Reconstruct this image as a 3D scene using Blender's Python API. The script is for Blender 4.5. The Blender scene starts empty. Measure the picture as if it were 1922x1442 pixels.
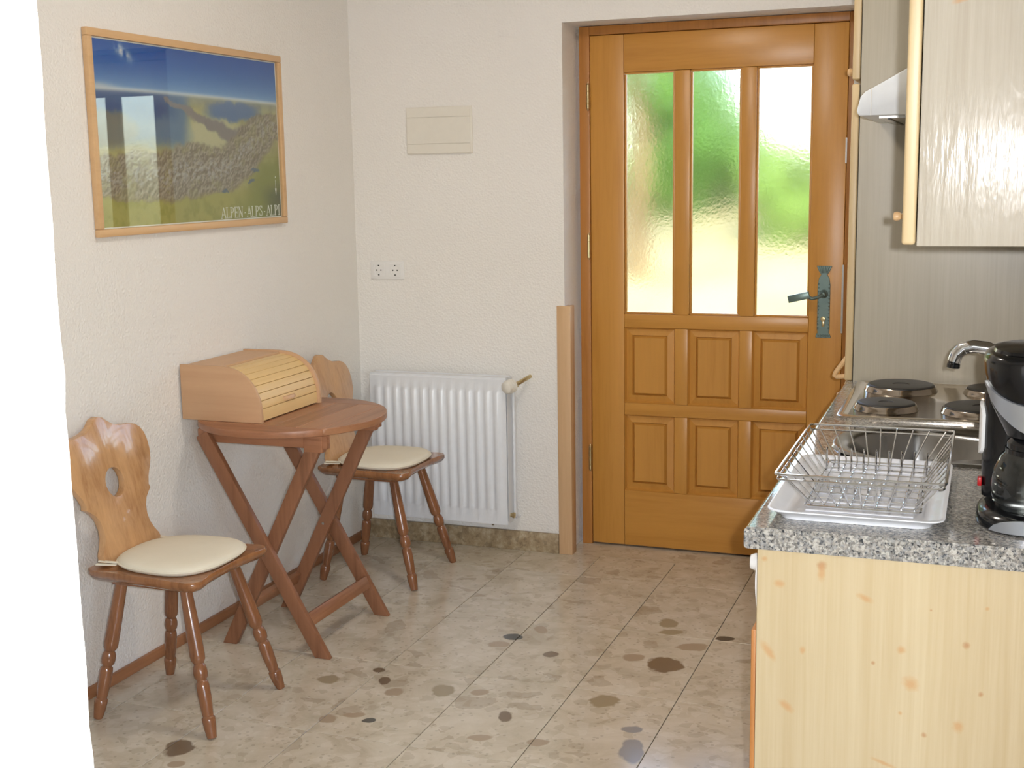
import bpy, bmesh, math, random
import numpy as np
from mathutils import Vector, Matrix

PI = math.pi
R = math.radians
scene = bpy.context.scene
col = scene.collection
random.seed(7)

# ------------------------------------------------------------------ camera
CAM = Vector((2.3994, -4.6075, 1.48))
F_PX, YAW, PITCH, ROLL = 2388.08, 0.36058, 0.16333, -0.016886


def camera_axes():
    c, s = math.cos(YAW), math.sin(YAW)
    r = Vector((c, s, 0))
    fw = Vector((-s * math.cos(PITCH), c * math.cos(PITCH), -math.sin(PITCH)))
    up = r.cross(fw)
    cr, sr = math.cos(ROLL), math.sin(ROLL)
    return r * cr + up * sr, -r * sr + up * cr, fw


ax_r, ax_u, ax_f = camera_axes()
cam_data = bpy.data.cameras.new('camera')
cam_data.sensor_fit = 'HORIZONTAL'
cam_data.sensor_width = 36.0
cam_data.lens = F_PX / 1922 * 36.0
cam_data.clip_start = 0.02
cam = bpy.data.objects.new('camera', cam_data)
M = Matrix((ax_r, ax_u, -ax_f)).transposed().to_4x4()
M.translation = CAM
cam.matrix_world = M
col.objects.link(cam)
scene.camera = cam

# ------------------------------------------------------------------ world, sun, flash, exposure
world = bpy.data.worlds.new('sky')
scene.world = world
world.use_nodes = True
wt = world.node_tree
for n in list(wt.nodes):
    wt.nodes.remove(n)
w_out = wt.nodes.new('ShaderNodeOutputWorld')
w_bg = wt.nodes.new('ShaderNodeBackground')
w_sky = wt.nodes.new('ShaderNodeTexSky')
w_sky.sky_type = 'NISHITA'
w_sky.sun_disc = False
w_sky.sun_elevation = R(48)
w_sky.sun_rotation = R(150)
w_sky.air_density = 1.0
w_sky.dust_density = 1.0
w_bg.inputs['Strength'].default_value = 0.95
wt.links.new(w_sky.outputs[0], w_bg.inputs[0])
wt.links.new(w_bg.outputs[0], w_out.inputs[0])

sun_d = bpy.data.lights.new('sun', 'SUN')
sun_d.energy = 3.2
sun_d.angle = R(0.6)
sun_d.color = (1.0, 0.98, 0.94)
sun = bpy.data.objects.new('sun', sun_d)
sun_dir = Vector((-0.40, 0.72, -0.85)).normalized()     # light travels this way: high, from the right of the house
sun.rotation_euler = sun_dir.to_track_quat('-Z', 'Y').to_euler()
col.objects.link(sun)

# the camera's own flash, a few centimetres right of and above the lens
fl_d = bpy.data.lights.new('camera_flash', 'SPOT')
fl_d.energy = 115.0
fl_d.spot_size = R(100)
fl_d.spot_blend = 0.8
fl_d.shadow_soft_size = 0.012
fl_d.color = (0.98, 0.98, 1.0)
fl = bpy.data.objects.new('camera_flash', fl_d)
fl.matrix_world = M
fl.location = CAM + ax_r * 0.045 + ax_u * 0.022
col.objects.link(fl)

scene.view_settings.view_transform = 'Standard'
scene.view_settings.look = 'None'
scene.view_settings.gamma = 1.0
scene.view_settings.use_curve_mapping = False
scene.view_settings.exposure = 0.7
scene.cycles.use_denoising = True
scene.cycles.max_bounces = 9
scene.cycles.diffuse_bounces = 4
scene.cycles.use_adaptive_sampling = True
scene.cycles.adaptive_threshold = 0.06
scene.cycles.adaptive_min_samples = 16
scene.cycles.glossy_bounces = 4
scene.cycles.transmission_bounces = 6
scene.cycles.transparent_max_bounces = 8
scene.cycles.sample_clamp_indirect = 6.0
scene.cycles.blur_glossy = 0.3


def portal(name, loc, rot, sx, sy):
    d = bpy.data.lights.new(name, 'AREA')
    d.shape = 'RECTANGLE'
    d.size, d.size_y = sx, sy
    d.cycles.is_portal = True
    o = bpy.data.objects.new(name, d)
    o.location = loc
    o.rotation_euler = rot
    col.objects.link(o)


# window openings: x0,x1 / y0,y1 / z0,z1
ROOM_X1, ROOM_Y0, CEIL = 4.3, -7.4, 2.46
KX = 2.62                       # kitchen wall
WIN_SIDE = (-6.9, -4.7, 0.75, 2.3)
WIN_REAR = (2.95, 4.15, 0.7, 2.3)
portal('side_window_portal', (ROOM_X1 + 0.02, (WIN_SIDE[0] + WIN_SIDE[1]) / 2, (WIN_SIDE[2] + WIN_SIDE[3]) / 2),
       (0, R(90), 0), WIN_SIDE[3] - WIN_SIDE[2], WIN_SIDE[1] - WIN_SIDE[0])
portal('rear_window_portal', ((WIN_REAR[0] + WIN_REAR[1]) / 2, ROOM_Y0 - 0.02, (WIN_REAR[2] + WIN_REAR[3]) / 2),
       (R(90), 0, 0), WIN_REAR[1] - WIN_REAR[0], WIN_REAR[3] - WIN_REAR[2])

# ------------------------------------------------------------------ mesh builder


class MB:
    def __init__(s):
        s.v = []
        s.f = []

    def add(s, vs, fs):
        n = len(s.v)
        s.v += [tuple(v) for v in vs]
        s.f += [tuple(n + i for i in f) for f in fs]
        return s

    def box(s, x0, x1, y0, y1, z0, z1):
        vs = [(x, y, z) for z in (z0, z1) for y in (y0, y1) for x in (x0, x1)]
        return s.add(vs, [(0, 2, 3, 1), (4, 5, 7, 6), (0, 1, 5, 4), (2, 6, 7, 3), (0, 4, 6, 2), (1, 3, 7, 5)])

    def prism(s, poly, axis, a0, a1):
        """poly: 2-D points in the two other axes (cyclic order x,y,z), extruded along axis."""
        def p(q, a):
            if axis == 'x': return (a, q[0], q[1])
            if axis == 'y': return (q[0], a, q[1])
            return (q[0], q[1], a)
        n = len(poly)
        vs = [p(q, a0) for q in poly] + [p(q, a1) for q in poly]
        fs = [tuple(range(n - 1, -1, -1)), tuple(range(n, 2 * n))]
        fs += [(i, (i + 1) % n, n + (i + 1) % n, n + i) for i in range(n)]
        return s.add(vs, fs)

    def lathe(s, prof, origin=(0, 0, 0), axis=(0, 0, 1), n=24, cap=True):
        a = Vector(axis).normalized()
        q = a.to_track_quat('Z', 'Y').to_matrix()
        o = Vector(origin)
        vs, fs = [], []
        for r, h in prof:
            for k in range(n):
                t = 2 * PI * k / n
                vs.append(o + q @ Vector((r * math.cos(t), r * math.sin(t), h)))
        m = len(prof)
        for i in range(m - 1):
            for k in range(n):
                k2 = (k + 1) % n
                fs.append((i * n + k, i * n + k2, (i + 1) * n + k2, (i + 1) * n + k))
        if cap:
            fs.append(tuple(range(n - 1, -1, -1)))
            fs.append(tuple((m - 1) * n + k for k in range(n)))
        return s.add(vs, fs)

    def tube(s, path, r, n=8, closed=False):
        P = [Vector(p) for p in path]
        m = len(P)
        rr = r if isinstance(r, (list, tuple)) else [r] * m
        T = []
        for i in range(m):
            if closed:
                t = P[(i + 1) % m] - P[i - 1]
            else:
                t = P[min(i + 1, m - 1)] - P[max(i - 1, 0)]
            T.append(t.normalized())
        up = Vector((0, 0, 1)) if abs(T[0].z) < 0.9 else Vector((1, 0, 0))
        u = T[0].cross(up).normalized()
        vs, fs = [], []
        for i in range(m):
            u = (u - T[i] * u.dot(T[i])).normalized()
            w = T[i].cross(u)
            for k in range(n):
                a = 2 * PI * k / n
                vs.append(P[i] + (u * math.cos(a) + w * math.sin(a)) * rr[i])
        for i in range(m if closed else m - 1):
            j = (i + 1) % m
            for k in range(n):
                k2 = (k + 1) % n
                fs.append((i * n + k, i * n + k2, j * n + k2, j * n + k))
        if not closed:
            fs.append(tuple(range(n - 1, -1, -1)))
            fs.append(tuple((m - 1) * n + k for k in range(n)))
        return s.add(vs, fs)

    def bar(s, a, b, w, t, wdir):
        """rectangular bar from a to b; w across wdir, t across the third direction."""
        a, b = Vector(a), Vector(b)
        d = (b - a).normalized()
        u = Vector(wdir)
        u = (u - d * u.dot(d)).normalized()
        v = d.cross(u)
        vs = []
        for p in (a, b):
            for (i, j) in ((-1, -1), (1, -1), (1, 1), (-1, 1)):
                vs.append(p + u * (i * w / 2) + v * (j * t / 2))
        return s.add(vs, [(0, 3, 2, 1), (4, 5, 6, 7), (0, 1, 5, 4), (1, 2, 6, 5), (2, 3, 7, 6), (3, 0, 4, 7)])

    def frame(s, rects):
        """loft between rectangles given as (x0,x1,z0,z1,y) and close the last: raised panels."""
        vs, fs = [], []
        for x0, x1, z0, z1, y in rects:
            vs += [(x0, y, z0), (x1, y, z0), (x1, y, z1), (x0, y, z1)]
        for i in range(len(rects) - 1):
            for k in range(4):
                k2 = (k + 1) % 4
                fs.append((4 * i + k, 4 * i + k2, 4 * i + 4 + k2, 4 * i + 4 + k))
        m = 4 * (len(rects) - 1)
        fs.append((m, m + 1, m + 2, m + 3))
        fs.append((3, 2, 1, 0))
        return s.add(vs, fs)


ORIGIN = {}


def mesh_from(mb, name, off=Vector((0, 0, 0)), bevel=0.0, seg=2, angle=35, smooth=True):
    me = bpy.data.meshes.new(name)
    me.from_pydata([tuple(Vector(v) - off) for v in mb.v], [], mb.f)
    bm = bmesh.new()
    bm.from_mesh(me)
    bmesh.ops.recalc_face_normals(bm, faces=bm.faces)
    if bevel > 0:
        es = [e for e in bm.edges if len(e.link_faces) == 2 and e.calc_face_angle(0) > R(30)]
        bmesh.ops.bevel(bm, geom=es, offset=bevel, segments=seg, profile=0.5, affect='EDGES', clamp_overlap=True)
    bm.to_mesh(me)
    bm.free()
    if smooth:
        me.polygons.foreach_set('use_smooth', [True] * len(me.polygons))
        me.set_sharp_from_angle(angle=R(angle))
    return me


def tag(o, label=None, cat=None, group=None, kind=None):
    if label: o['label'] = label
    if cat: o['category'] = cat
    if group: o['group'] = group
    if kind: o['kind'] = kind
    return o


def thing(name, loc, label=None, cat=None, group=None, kind=None):
    o = bpy.data.objects.new(name, None)
    o.empty_display_size = 0.05
    o.location = loc
    col.objects.link(o)
    ORIGIN[o.name] = Vector(loc)
    return tag(o, label, cat, group, kind)


def part(name, mb, mat, parent=None, label=None, origin=None, kind=None, **kw):
    if parent is not None:
        off = ORIGIN[parent.name]
    else:
        off = Vector(origin) if origin is not None else Vector((0, 0, 0))
    me = mesh_from(mb, name, off, **kw)
    me.materials.append(mat)
    o = bpy.data.objects.new(name, me)
    col.objects.link(o)
    ORIGIN[o.name] = off
    if parent is not None:
        o.parent = parent
    else:
        o.location = off
    if label: o['label'] = label
    if kind: o['kind'] = kind
    return o


def copy_tree(o, parent=None):
    c = o.copy()
    col.objects.link(c)
    c.parent = parent
    for ch in [x for x in o.children]:
        copy_tree(ch, c)
    return c


def struct(name, mb, mat, label=None, **kw):
    o = part(name, mb, mat, None, **kw)
    o['kind'] = 'structure'
    if label: o['label'] = label
    return o


def clip(poly, f):
    """keep the side where f(p) >= 0"""
    out = []
    n = len(poly)
    for i in range(n):
        a, b = poly[i], poly[(i + 1) % n]
        fa, fb = f(a), f(b)
        if fa >= 0: out.append(a)
        if (fa >= 0) != (fb >= 0):
            t = fa / (fa - fb)
            out.append((a[0] + (b[0] - a[0]) * t, a[1] + (b[1] - a[1]) * t))
    return out


# ------------------------------------------------------------------ materials
def lin(c):
    return tuple((x / 12.92 if x <= 0.04045 else ((x + 0.055) / 1.055) ** 2.4) for x in c)


def hexc(r, g, b):
    return lin((r / 255, g / 255, b / 255)) + (1.0,)


class Mat:
    def __init__(s, name, rough=0.5, color=(0.8, 0.8, 0.8, 1), metal=0.0, spec=0.5, coat=0.0):
        s.m = bpy.data.materials.new(name)
        s.m.use_nodes = True
        s.t = s.m.node_tree
        s.b = s.t.nodes['Principled BSDF']
        s.b.inputs['Roughness'].default_value = rough
        s.b.inputs['Base Color'].default_value = color
        s.b.inputs['Metallic'].default_value = metal
        s.b.inputs['Specular IOR Level'].default_value = spec
        s.b.inputs['Coat Weight'].default_value = coat

    def n(s, typ, props=None, **ins):
        nd = s.t.nodes.new(typ)
        for k, v in (props or {}).items():
            setattr(nd, k, v)
        for k, v in ins.items():
            key = k.replace('_', ' ')
            sock = nd.inputs[int(k[1:])] if k[0] == 'i' and k[1:].isdigit() else nd.inputs[key]
            if hasattr(v, 'is_output') or isinstance(v, bpy.types.NodeSocket):
                s.t.links.new(v, sock)
            else:
                sock.default_value = v
        return nd

    def coord(s, kind='Object'):
        return s.n('ShaderNodeTexCoord').outputs[kind]

    def position(s):
        return s.n('ShaderNodeNewGeometry').outputs['Position']

    def mapping(s, vec, scale=(1, 1, 1), loc=(0, 0, 0), rot=(0, 0, 0), typ='POINT'):
        return s.n('ShaderNodeMapping', {'vector_type': typ}, Vector=vec, Scale=scale, Location=loc, Rotation=rot).outputs[0]

    def noise(s, vec, scale, detail=4, rough=0.5, dist=0.0, out='Fac'):
        return s.n('ShaderNodeTexNoise', None, Vector=vec, Scale=scale, Detail=detail, Roughness=rough, Distortion=dist).outputs[out]

    def voronoi(s, vec, scale, feature='F1', out='Distance', rnd=1.0):
        return s.n('ShaderNodeTexVoronoi', {'feature': feature}, Vector=vec, Scale=scale, Randomness=rnd).outputs[out]

    def ramp(s, fac, stops, interp='LINEAR'):
        nd = s.n('ShaderNodeValToRGB', None, Fac=fac)
        cr = nd.color_ramp
        cr.interpolation = interp
        while len(cr.elements) < len(stops):
            cr.elements.new(0.5)
        for e, (p, c) in zip(cr.elements, stops):
            e.position = p
            e.color = c if len(c) == 4 else (c[0], c[1], c[2], 1)
        return nd.outputs[0]

    def mix(s, fac, a, b, mode='MIX'):
        nd = s.n('ShaderNodeMix', {'data_type': 'RGBA', 'blend_type': mode})
        for sock, v in ((nd.inputs[0], fac), (nd.inputs[6], a), (nd.inputs[7], b)):
            if isinstance(v, bpy.types.NodeSocket): s.t.links.new(v, sock)
            else: sock.default_value = v
        return nd.outputs[2]

    def math(s, op, a, b=0.0, clamp=False):
        nd = s.n('ShaderNodeMath', {'operation': op, 'use_clamp': clamp})
        for sock, v in ((nd.inputs[0], a), (nd.inputs[1], b)):
            if isinstance(v, bpy.types.NodeSocket): s.t.links.new(v, sock)
            else: sock.default_value = v
        return nd.outputs[0]

    def vadd(s, a, b):
        nd = s.n('ShaderNodeVectorMath', {'operation': 'ADD'})
        for sock, v in ((nd.inputs[0], a), (nd.inputs[1], b)):
            if isinstance(v, bpy.types.NodeSocket): s.t.links.new(v, sock)
            else: sock.default_value = v
        return nd.outputs[0]

    def vscale(s, a, k):
        return s.n('ShaderNodeVectorMath', {'operation': 'SCALE'}, i0=a, Scale=k).outputs[0]

    def vlen(s, a):
        return s.n('ShaderNodeVectorMath', {'operation': 'LENGTH'}, i0=a).outputs['Value']

    def color(s, sock):
        s.t.links.new(sock, s.b.inputs['Base Color'])
        return s

    def rough(s, sock):
        s.t.links.new(sock, s.b.inputs['Roughness'])
        return s

    def bump(s, h, strength=0.2, dist=0.01):
        nd = s.n('ShaderNodeBump', None, Strength=strength, Distance=dist, Height=h)
        s.t.links.new(nd.outputs[0], s.b.inputs['Normal'])
        return s


def simple(name, c, rough=0.5, metal=0.0, spec=0.5, coat=0.0):
    """near-uniform material with a faint procedural variation"""
    m = Mat(name, rough, c, metal, spec, coat)
    v = m.noise(m.coord('Object'), 40, 3)
    d = tuple(x * 0.93 for x in c[:3]) + (1,)
    m.color(m.mix(v, c, d))
    return m.m


def wood(name, base, dark, axis='z', rough=0.35, grain=1.0, spec=0.5, coat=0.0, scale=1.0, vary=0.15):
    m = Mat(name, rough, base, 0, spec, coat)
    rnd = m.n('ShaderNodeObjectInfo').outputs['Random']
    off = m.n('ShaderNodeCombineXYZ', None, X=m.math('MULTIPLY', rnd, 13.0), Y=m.math('MULTIPLY', rnd, 7.0),
              Z=m.math('MULTIPLY', rnd, 5.0)).outputs[0]
    p = m.vadd(m.coord('Object'), off)
    long, across = 1.2 * scale, 22 * scale
    sc = {'x': (long, across, across), 'y': (across, long, across), 'z': (across, across, long)}[axis]
    q = m.mapping(p, sc)
    n1 = m.noise(q, 1.0, 6, 0.6, 0.6)
    sc2 = tuple(k * 6 for k in sc)
    n2 = m.noise(m.mapping(p, sc2), 1.0, 3, 0.6)
    g = m.math('ADD', m.math('MULTIPLY', n1, 0.7), m.math('MULTIPLY', n2, 0.3))
    light = tuple(min(1, x * (1 + vary)) for x in base[:3]) + (1,)
    lo = 0.5 - 0.2 / grain
    m.color(m.ramp(g, [(max(0, lo), dark), (0.5, base), (0.68, light)]))
    m.bump(n2, 0.04, 0.002)
    return m.m


def blotches(m, base, pos, items, colors, distort=0.25, soft=0.12, nscale=30, plane='xy', rot=0.0, amount=1.0):
    """mix in irregular patches at given places on the surface: (u, v, a, b, colour index)"""
    nz = m.noise(pos, nscale, 3, 0.6, 0.0, 'Color')
    c = m.n('ShaderNodeVectorMath', {'operation': 'SUBTRACT'}, i0=nz, i1=(0.5, 0.5, 0.5)).outputs[0]
    for it in items:
        u, v, a, b, ci = it[:5]
        an = it[5] if len(it) > 5 else rot
        if plane == 'xy':
            q = m.mapping(pos, (a, b, 1e6), (u, v, 0), (0, 0, an), 'TEXTURE')
        else:
            q = m.mapping(pos, (a, 1e6, b), (u, 0, v), (0, an, 0), 'TEXTURE')
        d = m.vlen(m.vadd(q, m.vscale(c, distort * 6)))
        mask = m.n('ShaderNodeMapRange', None, Value=d, From_Min=1.0 - soft, From_Max=1.0 + soft, To_Min=1.0, To_Max=0.0).outputs[0]
        base = m.mix(m.math('MULTIPLY', mask, amount), base, colors[ci])
    return base


def make_materials():
    D = {}
    # plaster
    m = Mat('plaster', 0.9, hexc(232, 228, 221), spec=0.2)
    p = m.position()
    n1 = m.noise(p, 140, 4, 0.6)
    n2 = m.noise(p, 2.2, 3)
    m.color(m.mix(n2, hexc(238, 235, 231), hexc(233, 229, 223)))
    m.bump(m.math('ADD', n1, m.math('MULTIPLY', m.voronoi(p, 120), 0.6)), 0.45, 0.006)
    D['plaster'] = m.m
    m = Mat('ceiling_paint', 0.9, hexc(232, 228, 220), spec=0.2)
    m.bump(m.noise(m.position(), 90, 3), 0.2, 0.004)
    D['ceiling'] = m.m
    # breccia floor tile
    m = Mat('breccia_tile', 0.16, spec=0.55)
    rnd = m.n('ShaderNodeObjectInfo').outputs['Random']
    off = m.n('ShaderNodeCombineXYZ', None, X=m.math('MULTIPLY', rnd, 31.0), Y=m.math('MULTIPLY', rnd, 17.0), Z=0.0).outputs[0]
    p = m.vadd(m.coord('Object'), off)
    wob = m.vscale(m.noise(p, 14, 3, 0.6, 0, 'Color'), 0.05)
    pw = m.vadd(p, wob)
    base = m.ramp(m.noise(p, 7, 6, 0.65, 0.8), [(0.3, hexc(186, 174, 153)), (0.5, hexc(203, 192, 172)), (0.7, hexc(214, 204, 187))])
    # medium chips
    ch = m.voronoi(pw, 26, 'F1', 'Color')
    chs = m.n('ShaderNodeSeparateColor', None, Color=ch).outputs[0]
    edge = m.voronoi(pw, 26, 'DISTANCE_TO_EDGE', 'Distance')
    em = m.math('GREATER_THAN', edge, 0.10)
    dk = m.math('MULTIPLY', m.math('GREATER_THAN', chs, 0.80), em)
    lt = m.math('MULTIPLY', m.math('LESS_THAN', chs, 0.25), em)
    base = m.mix(m.math('MULTIPLY', dk, 0.3), base, hexc(160, 144, 120))
    base = m.mix(m.math('MULTIPLY', lt, 0.3), base, hexc(224, 216, 202))
    # large chips
    ch2 = m.voronoi(pw, 9, 'F1', 'Color')
    s2 = m.n('ShaderNodeSeparateColor', None, Color=ch2)
    e2 = m.voronoi(pw, 9, 'DISTANCE_TO_EDGE', 'Distance')
    k2 = m.math('MULTIPLY', m.math('GREATER_THAN', s2.outputs[1], 0.86), m.math('GREATER_THAN', e2, 0.16))
    base = m.mix(m.math('MULTIPLY', k2, 0.38), base, hexc(150, 132, 108))
    # small dark specks
    sp = m.voronoi(p, 75, 'F1', 'Color')
    ss = m.n('ShaderNodeSeparateColor', None, Color=sp).outputs[2]
    sd = m.math('LESS_THAN', m.voronoi(p, 75), 0.34)
    base = m.mix(m.math('MULTIPLY', m.math('MULTIPLY', m.math('GREATER_THAN', ss, 0.9), sd), 0.25), base, hexc(112, 100, 84))
    stones = [(1.001, -0.928, 0.029, 0.028, 0), (1.525, -1.005, 0.055, 0.055, 1), (1.652, -0.732, 0.027, 0.02, 0),
              (1.428, -1.325, 0.041, 0.045, 2), (1.579, -1.599, 0.031, 0.07, 3), (1.55, -1.477, 0.026, 0.02, 3),
              (1.447, -0.649, 0.035, 0.04, 2), (1.475, -0.729, 0.043, 0.024, 2), (1.168, -1.03, 0.024, 0.027, 1),
              (0.984, -1.004, 0.034, 0.025, 4), (1.066, -0.836, 0.021, 0.035, 4), (1.197, -1.512, 0.02, 0.04, 1),
              (0.601, -1.431, 0.032, 0.036, 2), (0.959, -1.4, 0.037, 0.042, 2), (0.764, -1.386, 0.017, 0.028, 1),
              (0.712, -1.316, 0.021, 0.018, 1), (0.846, -1.653, 0.02, 0.015, 0), (0.791, -1.631, 0.03, 0.016, 4),
              (1.066, -1.381, 0.028, 0.02, 4), (0.446, -1.968, 0.037, 0.05, 1), (0.495, -2.049, 0.022, 0.017, 4),
              (1.571, -0.837, 0.047, 0.03, 4), (0.733, -1.68, 0.022, 0.03, 4), (1.419, -0.981, 0.036, 0.028, 4),
              (1.336, -1.637, 0.028, 0.022, 4), (0.829, -1.455, 0.026, 0.032, 4), (1.177, -1.656, 0.036, 0.018, 4)]
    cols = [hexc(82, 80, 74), hexc(124, 106, 86), hexc(160, 146, 120), hexc(150, 148, 146), hexc(172, 154, 132)]
    base = blotches(m, base, m.position(), stones, cols, 0.22, 0.10, 13, 'xy', 0.36)
    m.color(base)
    m.bump(m.noise(p, 5, 2), 0.03, 0.01)
    D['tile'] = m.m
    D['grout'] = simple('grout', hexc(92, 88, 78), 0.9)
    # stone skirting
    m = Mat('stone_skirting', 0.4)
    p = m.position()
    b = m.ramp(m.noise(p, 30, 5, 0.7), [(0.3, hexc(128, 108, 80)), (0.5, hexc(163, 143, 112)), (0.7, hexc(190, 176, 150))])
    v = m.n('ShaderNodeSeparateColor', None, Color=m.voronoi(p, 60, 'F1', 'Color')).outputs[0]
    m.color(m.mix(m.math('MULTIPLY', m.math('GREATER_THAN', v, 0.8), 0.4), b, hexc(108, 92, 70)))
    D['skirting'] = m.m
    # woods
    D['door'] = wood('honey_door_wood', hexc(198, 142, 66), hexc(176, 119, 48), 'z', 0.33, 0.55, 0.5, 0.0, 1.0, 0.06)
    D['door_h'] = wood('honey_door_wood_across', hexc(198, 142, 66), hexc(176, 119, 48), 'x', 0.33, 0.55, 0.5, 0.0, 1.0, 0.06)
    D['door_dark'] = wood('door_frame_wood', hexc(178, 120, 58), hexc(150, 96, 42), 'z', 0.4, 0.6)
    D['guard'] = wood('corner_guard_wood', hexc(208, 172, 132), hexc(192, 152, 112), 'z', 0.45, 0.5, 0.4, 0, 1, 0.06)
    D['base'] = wood('baseboard_wood', hexc(164, 114, 78), hexc(134, 86, 56), 'y', 0.45, 0.7)
    D['chair'] = wood('varnished_chair_wood', hexc(156, 106, 68), hexc(112, 68, 40), 'z', 0.2, 0.8, 0.5, 0.35)
    D['chair_back'] = wood('varnished_chair_back_wood', hexc(196, 152, 108), hexc(162, 114, 74), 'z', 0.22, 0.8, 0.5, 0.3)
    D['chair_leg'] = wood('turned_leg_wood', hexc(138, 92, 62), hexc(96, 58, 38), 'z', 0.2, 0.8, 0.5, 0.35)
    D['table_y'] = wood('acacia_table_wood', hexc(164, 116, 84), hexc(124, 80, 54), 'y', 0.38, 0.9, 0.45, 0.0, 0.8)
    D['table_x'] = wood('acacia_cap_wood', hexc(160, 110, 80), hexc(122, 78, 52), 'x', 0.38, 0.9, 0.45, 0.0, 0.8)
    D['table_z'] = wood('acacia_leg_wood', hexc(144, 98, 70), hexc(106, 68, 46), 'z', 0.42, 0.8, 0.45)
    D['beech'] = wood('beech_wood', hexc(200, 160, 124), hexc(186, 144, 108), 'x', 0.45, 0.45, 0.4, 0, 1, 0.05)
    D['beech_y'] = wood('beech_board_wood', hexc(206, 166, 126), hexc(190, 146, 106), 'y', 0.45, 0.45, 0.4, 0, 1, 0.05)
    D['slat'] = wood('pale_slat_wood', hexc(224, 190, 132), hexc(206, 166, 106), 'y', 0.42, 0.5, 0.4, 0, 1, 0.05)
    D['frame_wood'] = wood('picture_frame_wood', hexc(212, 174, 130), hexc(196, 154, 108), 'y', 0.4, 0.5, 0.4, 0, 1, 0.05)
    D['knob'] = wood('knob_wood', hexc(214, 178, 132), hexc(192, 146, 98), 'z', 0.35, 0.6)
    D['pine_edge'] = wood('cabinet_door_edge_wood', hexc(204, 180, 138), hexc(186, 156, 112), 'z', 0.4, 0.5)
    D['brown_front'] = wood('brown_front_wood', hexc(186, 124, 66), hexc(150, 92, 44), 'z', 0.4, 0.6)

    def laminate(name, c0, c1, knots=None, rough=0.22, spec=0.5, gtint=0.5):
        m = Mat(name, rough, c0, 0, spec)
        p = m.position()
        q = m.mapping(p, (34, 34, 1.3))
        g = m.noise(q, 1.0, 5, 0.65, 0.5)
        g2 = m.noise(m.mapping(p, (190, 190, 4)), 1.0, 2)
        gg = m.math('ADD', m.math('MULTIPLY', g, 0.65), m.math('MULTIPLY', g2, 0.35))
        base = m.ramp(gg, [(0.3, c1), (0.62, c0)])
        # wide board stripes
        st = m.noise(m.mapping(p, (9, 9, 0.05)), 1.0, 1)
        base = m.mix(m.math('MULTIPLY', st, 0.35), base, c1)
        if knots:
            base = blotches(m, base, p, knots, [hexc(190, 142, 92), hexc(168, 116, 72)], 0.2, 0.55, 90, 'xz', 0.0, 0.65)
        m.color(base)
        m.bump(gg, 0.05, 0.002)
        return m
    knots = [(2.144, 0.792, 0.007, 0.007, 1), (2.144, 0.778, 0.005, 0.012, 0), (2.071, 0.752, 0.008, 0.006, 0),
             (2.219, 0.74, 0.012, 0.005, 0, 0.35), (2.053, 0.624, 0.017, 0.006, 0, 0.9), (2.114, 0.632, 0.004, 0.006, 0),
             (2.3, 0.593, 0.012, 0.010, 0, 0.7), (2.388, 0.674, 0.005, 0.005, 1), (2.415, 0.589, 0.0035, 0.004, 1),
             (2.087, 0.523, 0.013, 0.006, 0, 0.7), (2.38, 0.525, 0.007, 0.009, 0), (2.325, 0.502, 0.004, 0.004, 1),
             (2.044, 0.795, 0.005, 0.004, 0), (2.258, 0.44, 0.018, 0.003, 0, 0.3), (2.419, 0.742, 0.003, 0.003, 0),
             (2.329, 0.73, 0.0016, 0.0016, 1), (2.282, 0.653, 0.006, 0.006, 0), (2.236, 0.623, 0.003, 0.003, 1),
             (2.284, 0.537, 0.003, 0.003, 0)]
    D['pine'] = laminate('knotty_pine_laminate', hexc(200, 182, 148), hexc(186, 164, 126), knots, 0.4, 0.4).m
    m = laminate('pale_birch_laminate', hexc(184, 176, 162), hexc(168, 158, 142), [(2.35, 1.745, 0.02, 0.004, 0, -0.3)], 0.2, 0.55)
    p = m.position()
    m.b.inputs['Specular IOR Level'].default_value = 0.06
    hh = m.math('ADD', m.math('MULTIPLY', m.noise(m.mapping(p, (26, 26, 7)), 1.0, 3, 0.55, 0.8), 1.0), m.math('MULTIPLY', m.noise(m.mapping(p, (260, 260, 30)), 1.0, 2), 0.25))
    m.bump(hh, 0.28, 0.003)
    m.b.inputs['Roughness'].default_value = 0.15
    D['birch'] = m.m
    m = laminate('tall_cabinet_laminate', hexc(178, 170, 152), hexc(166, 157, 138), None, 0.3, 0.5)
    D['birch_far'] = m.m
    # granite laminate worktop
    m = Mat('granite_worktop', 0.09, spec=0.6)
    p = m.position()
    pw = m.vadd(p, m.vscale(m.noise(p, 120, 2, 0.5, 0, 'Color'), 0.006))
    s1 = m.n('ShaderNodeSeparateColor', None, Color=m.voronoi(pw, 210, 'F1', 'Color')).outputs[0]
    s2 = m.n('ShaderNodeSeparateColor', None, Color=m.voronoi(pw, 330, 'F1', 'Color')).outputs[1]
    c1 = m.ramp(s1, [(0.0, hexc(52, 54, 58)), (0.16, hexc(98, 98, 98)), (0.34, hexc(156, 150, 142)), (0.62, hexc(196, 190, 180)), (0.8, hexc(120, 122, 124))], 'CONSTANT')
    c2 = m.ramp(s2, [(0.0, hexc(58, 60, 62)), (0.18, hexc(176, 168, 158)), (0.6, hexc(208, 204, 196))], 'CONSTANT')
    m.color(m.mix(0.18, m.mix(0.4, c1, c2), hexc(60, 60, 60)))
    D['granite'] = m.m
    # paints / plastics / metals
    D['white_enamel'] = simple('radiator_white_enamel', hexc(232, 234, 238), 0.3)
    D['white_plastic'] = simple('white_plastic', hexc(236, 234, 232), 0.35)
    D['cream_plastic'] = simple('cream_plastic', hexc(232, 227, 216), 0.4)
    D['tray_plastic'] = simple('tray_white_plastic', hexc(232, 233, 238), 0.25)
    D['hood_white'] = simple('hood_white_enamel', hexc(226, 232, 238), 0.3)
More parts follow.
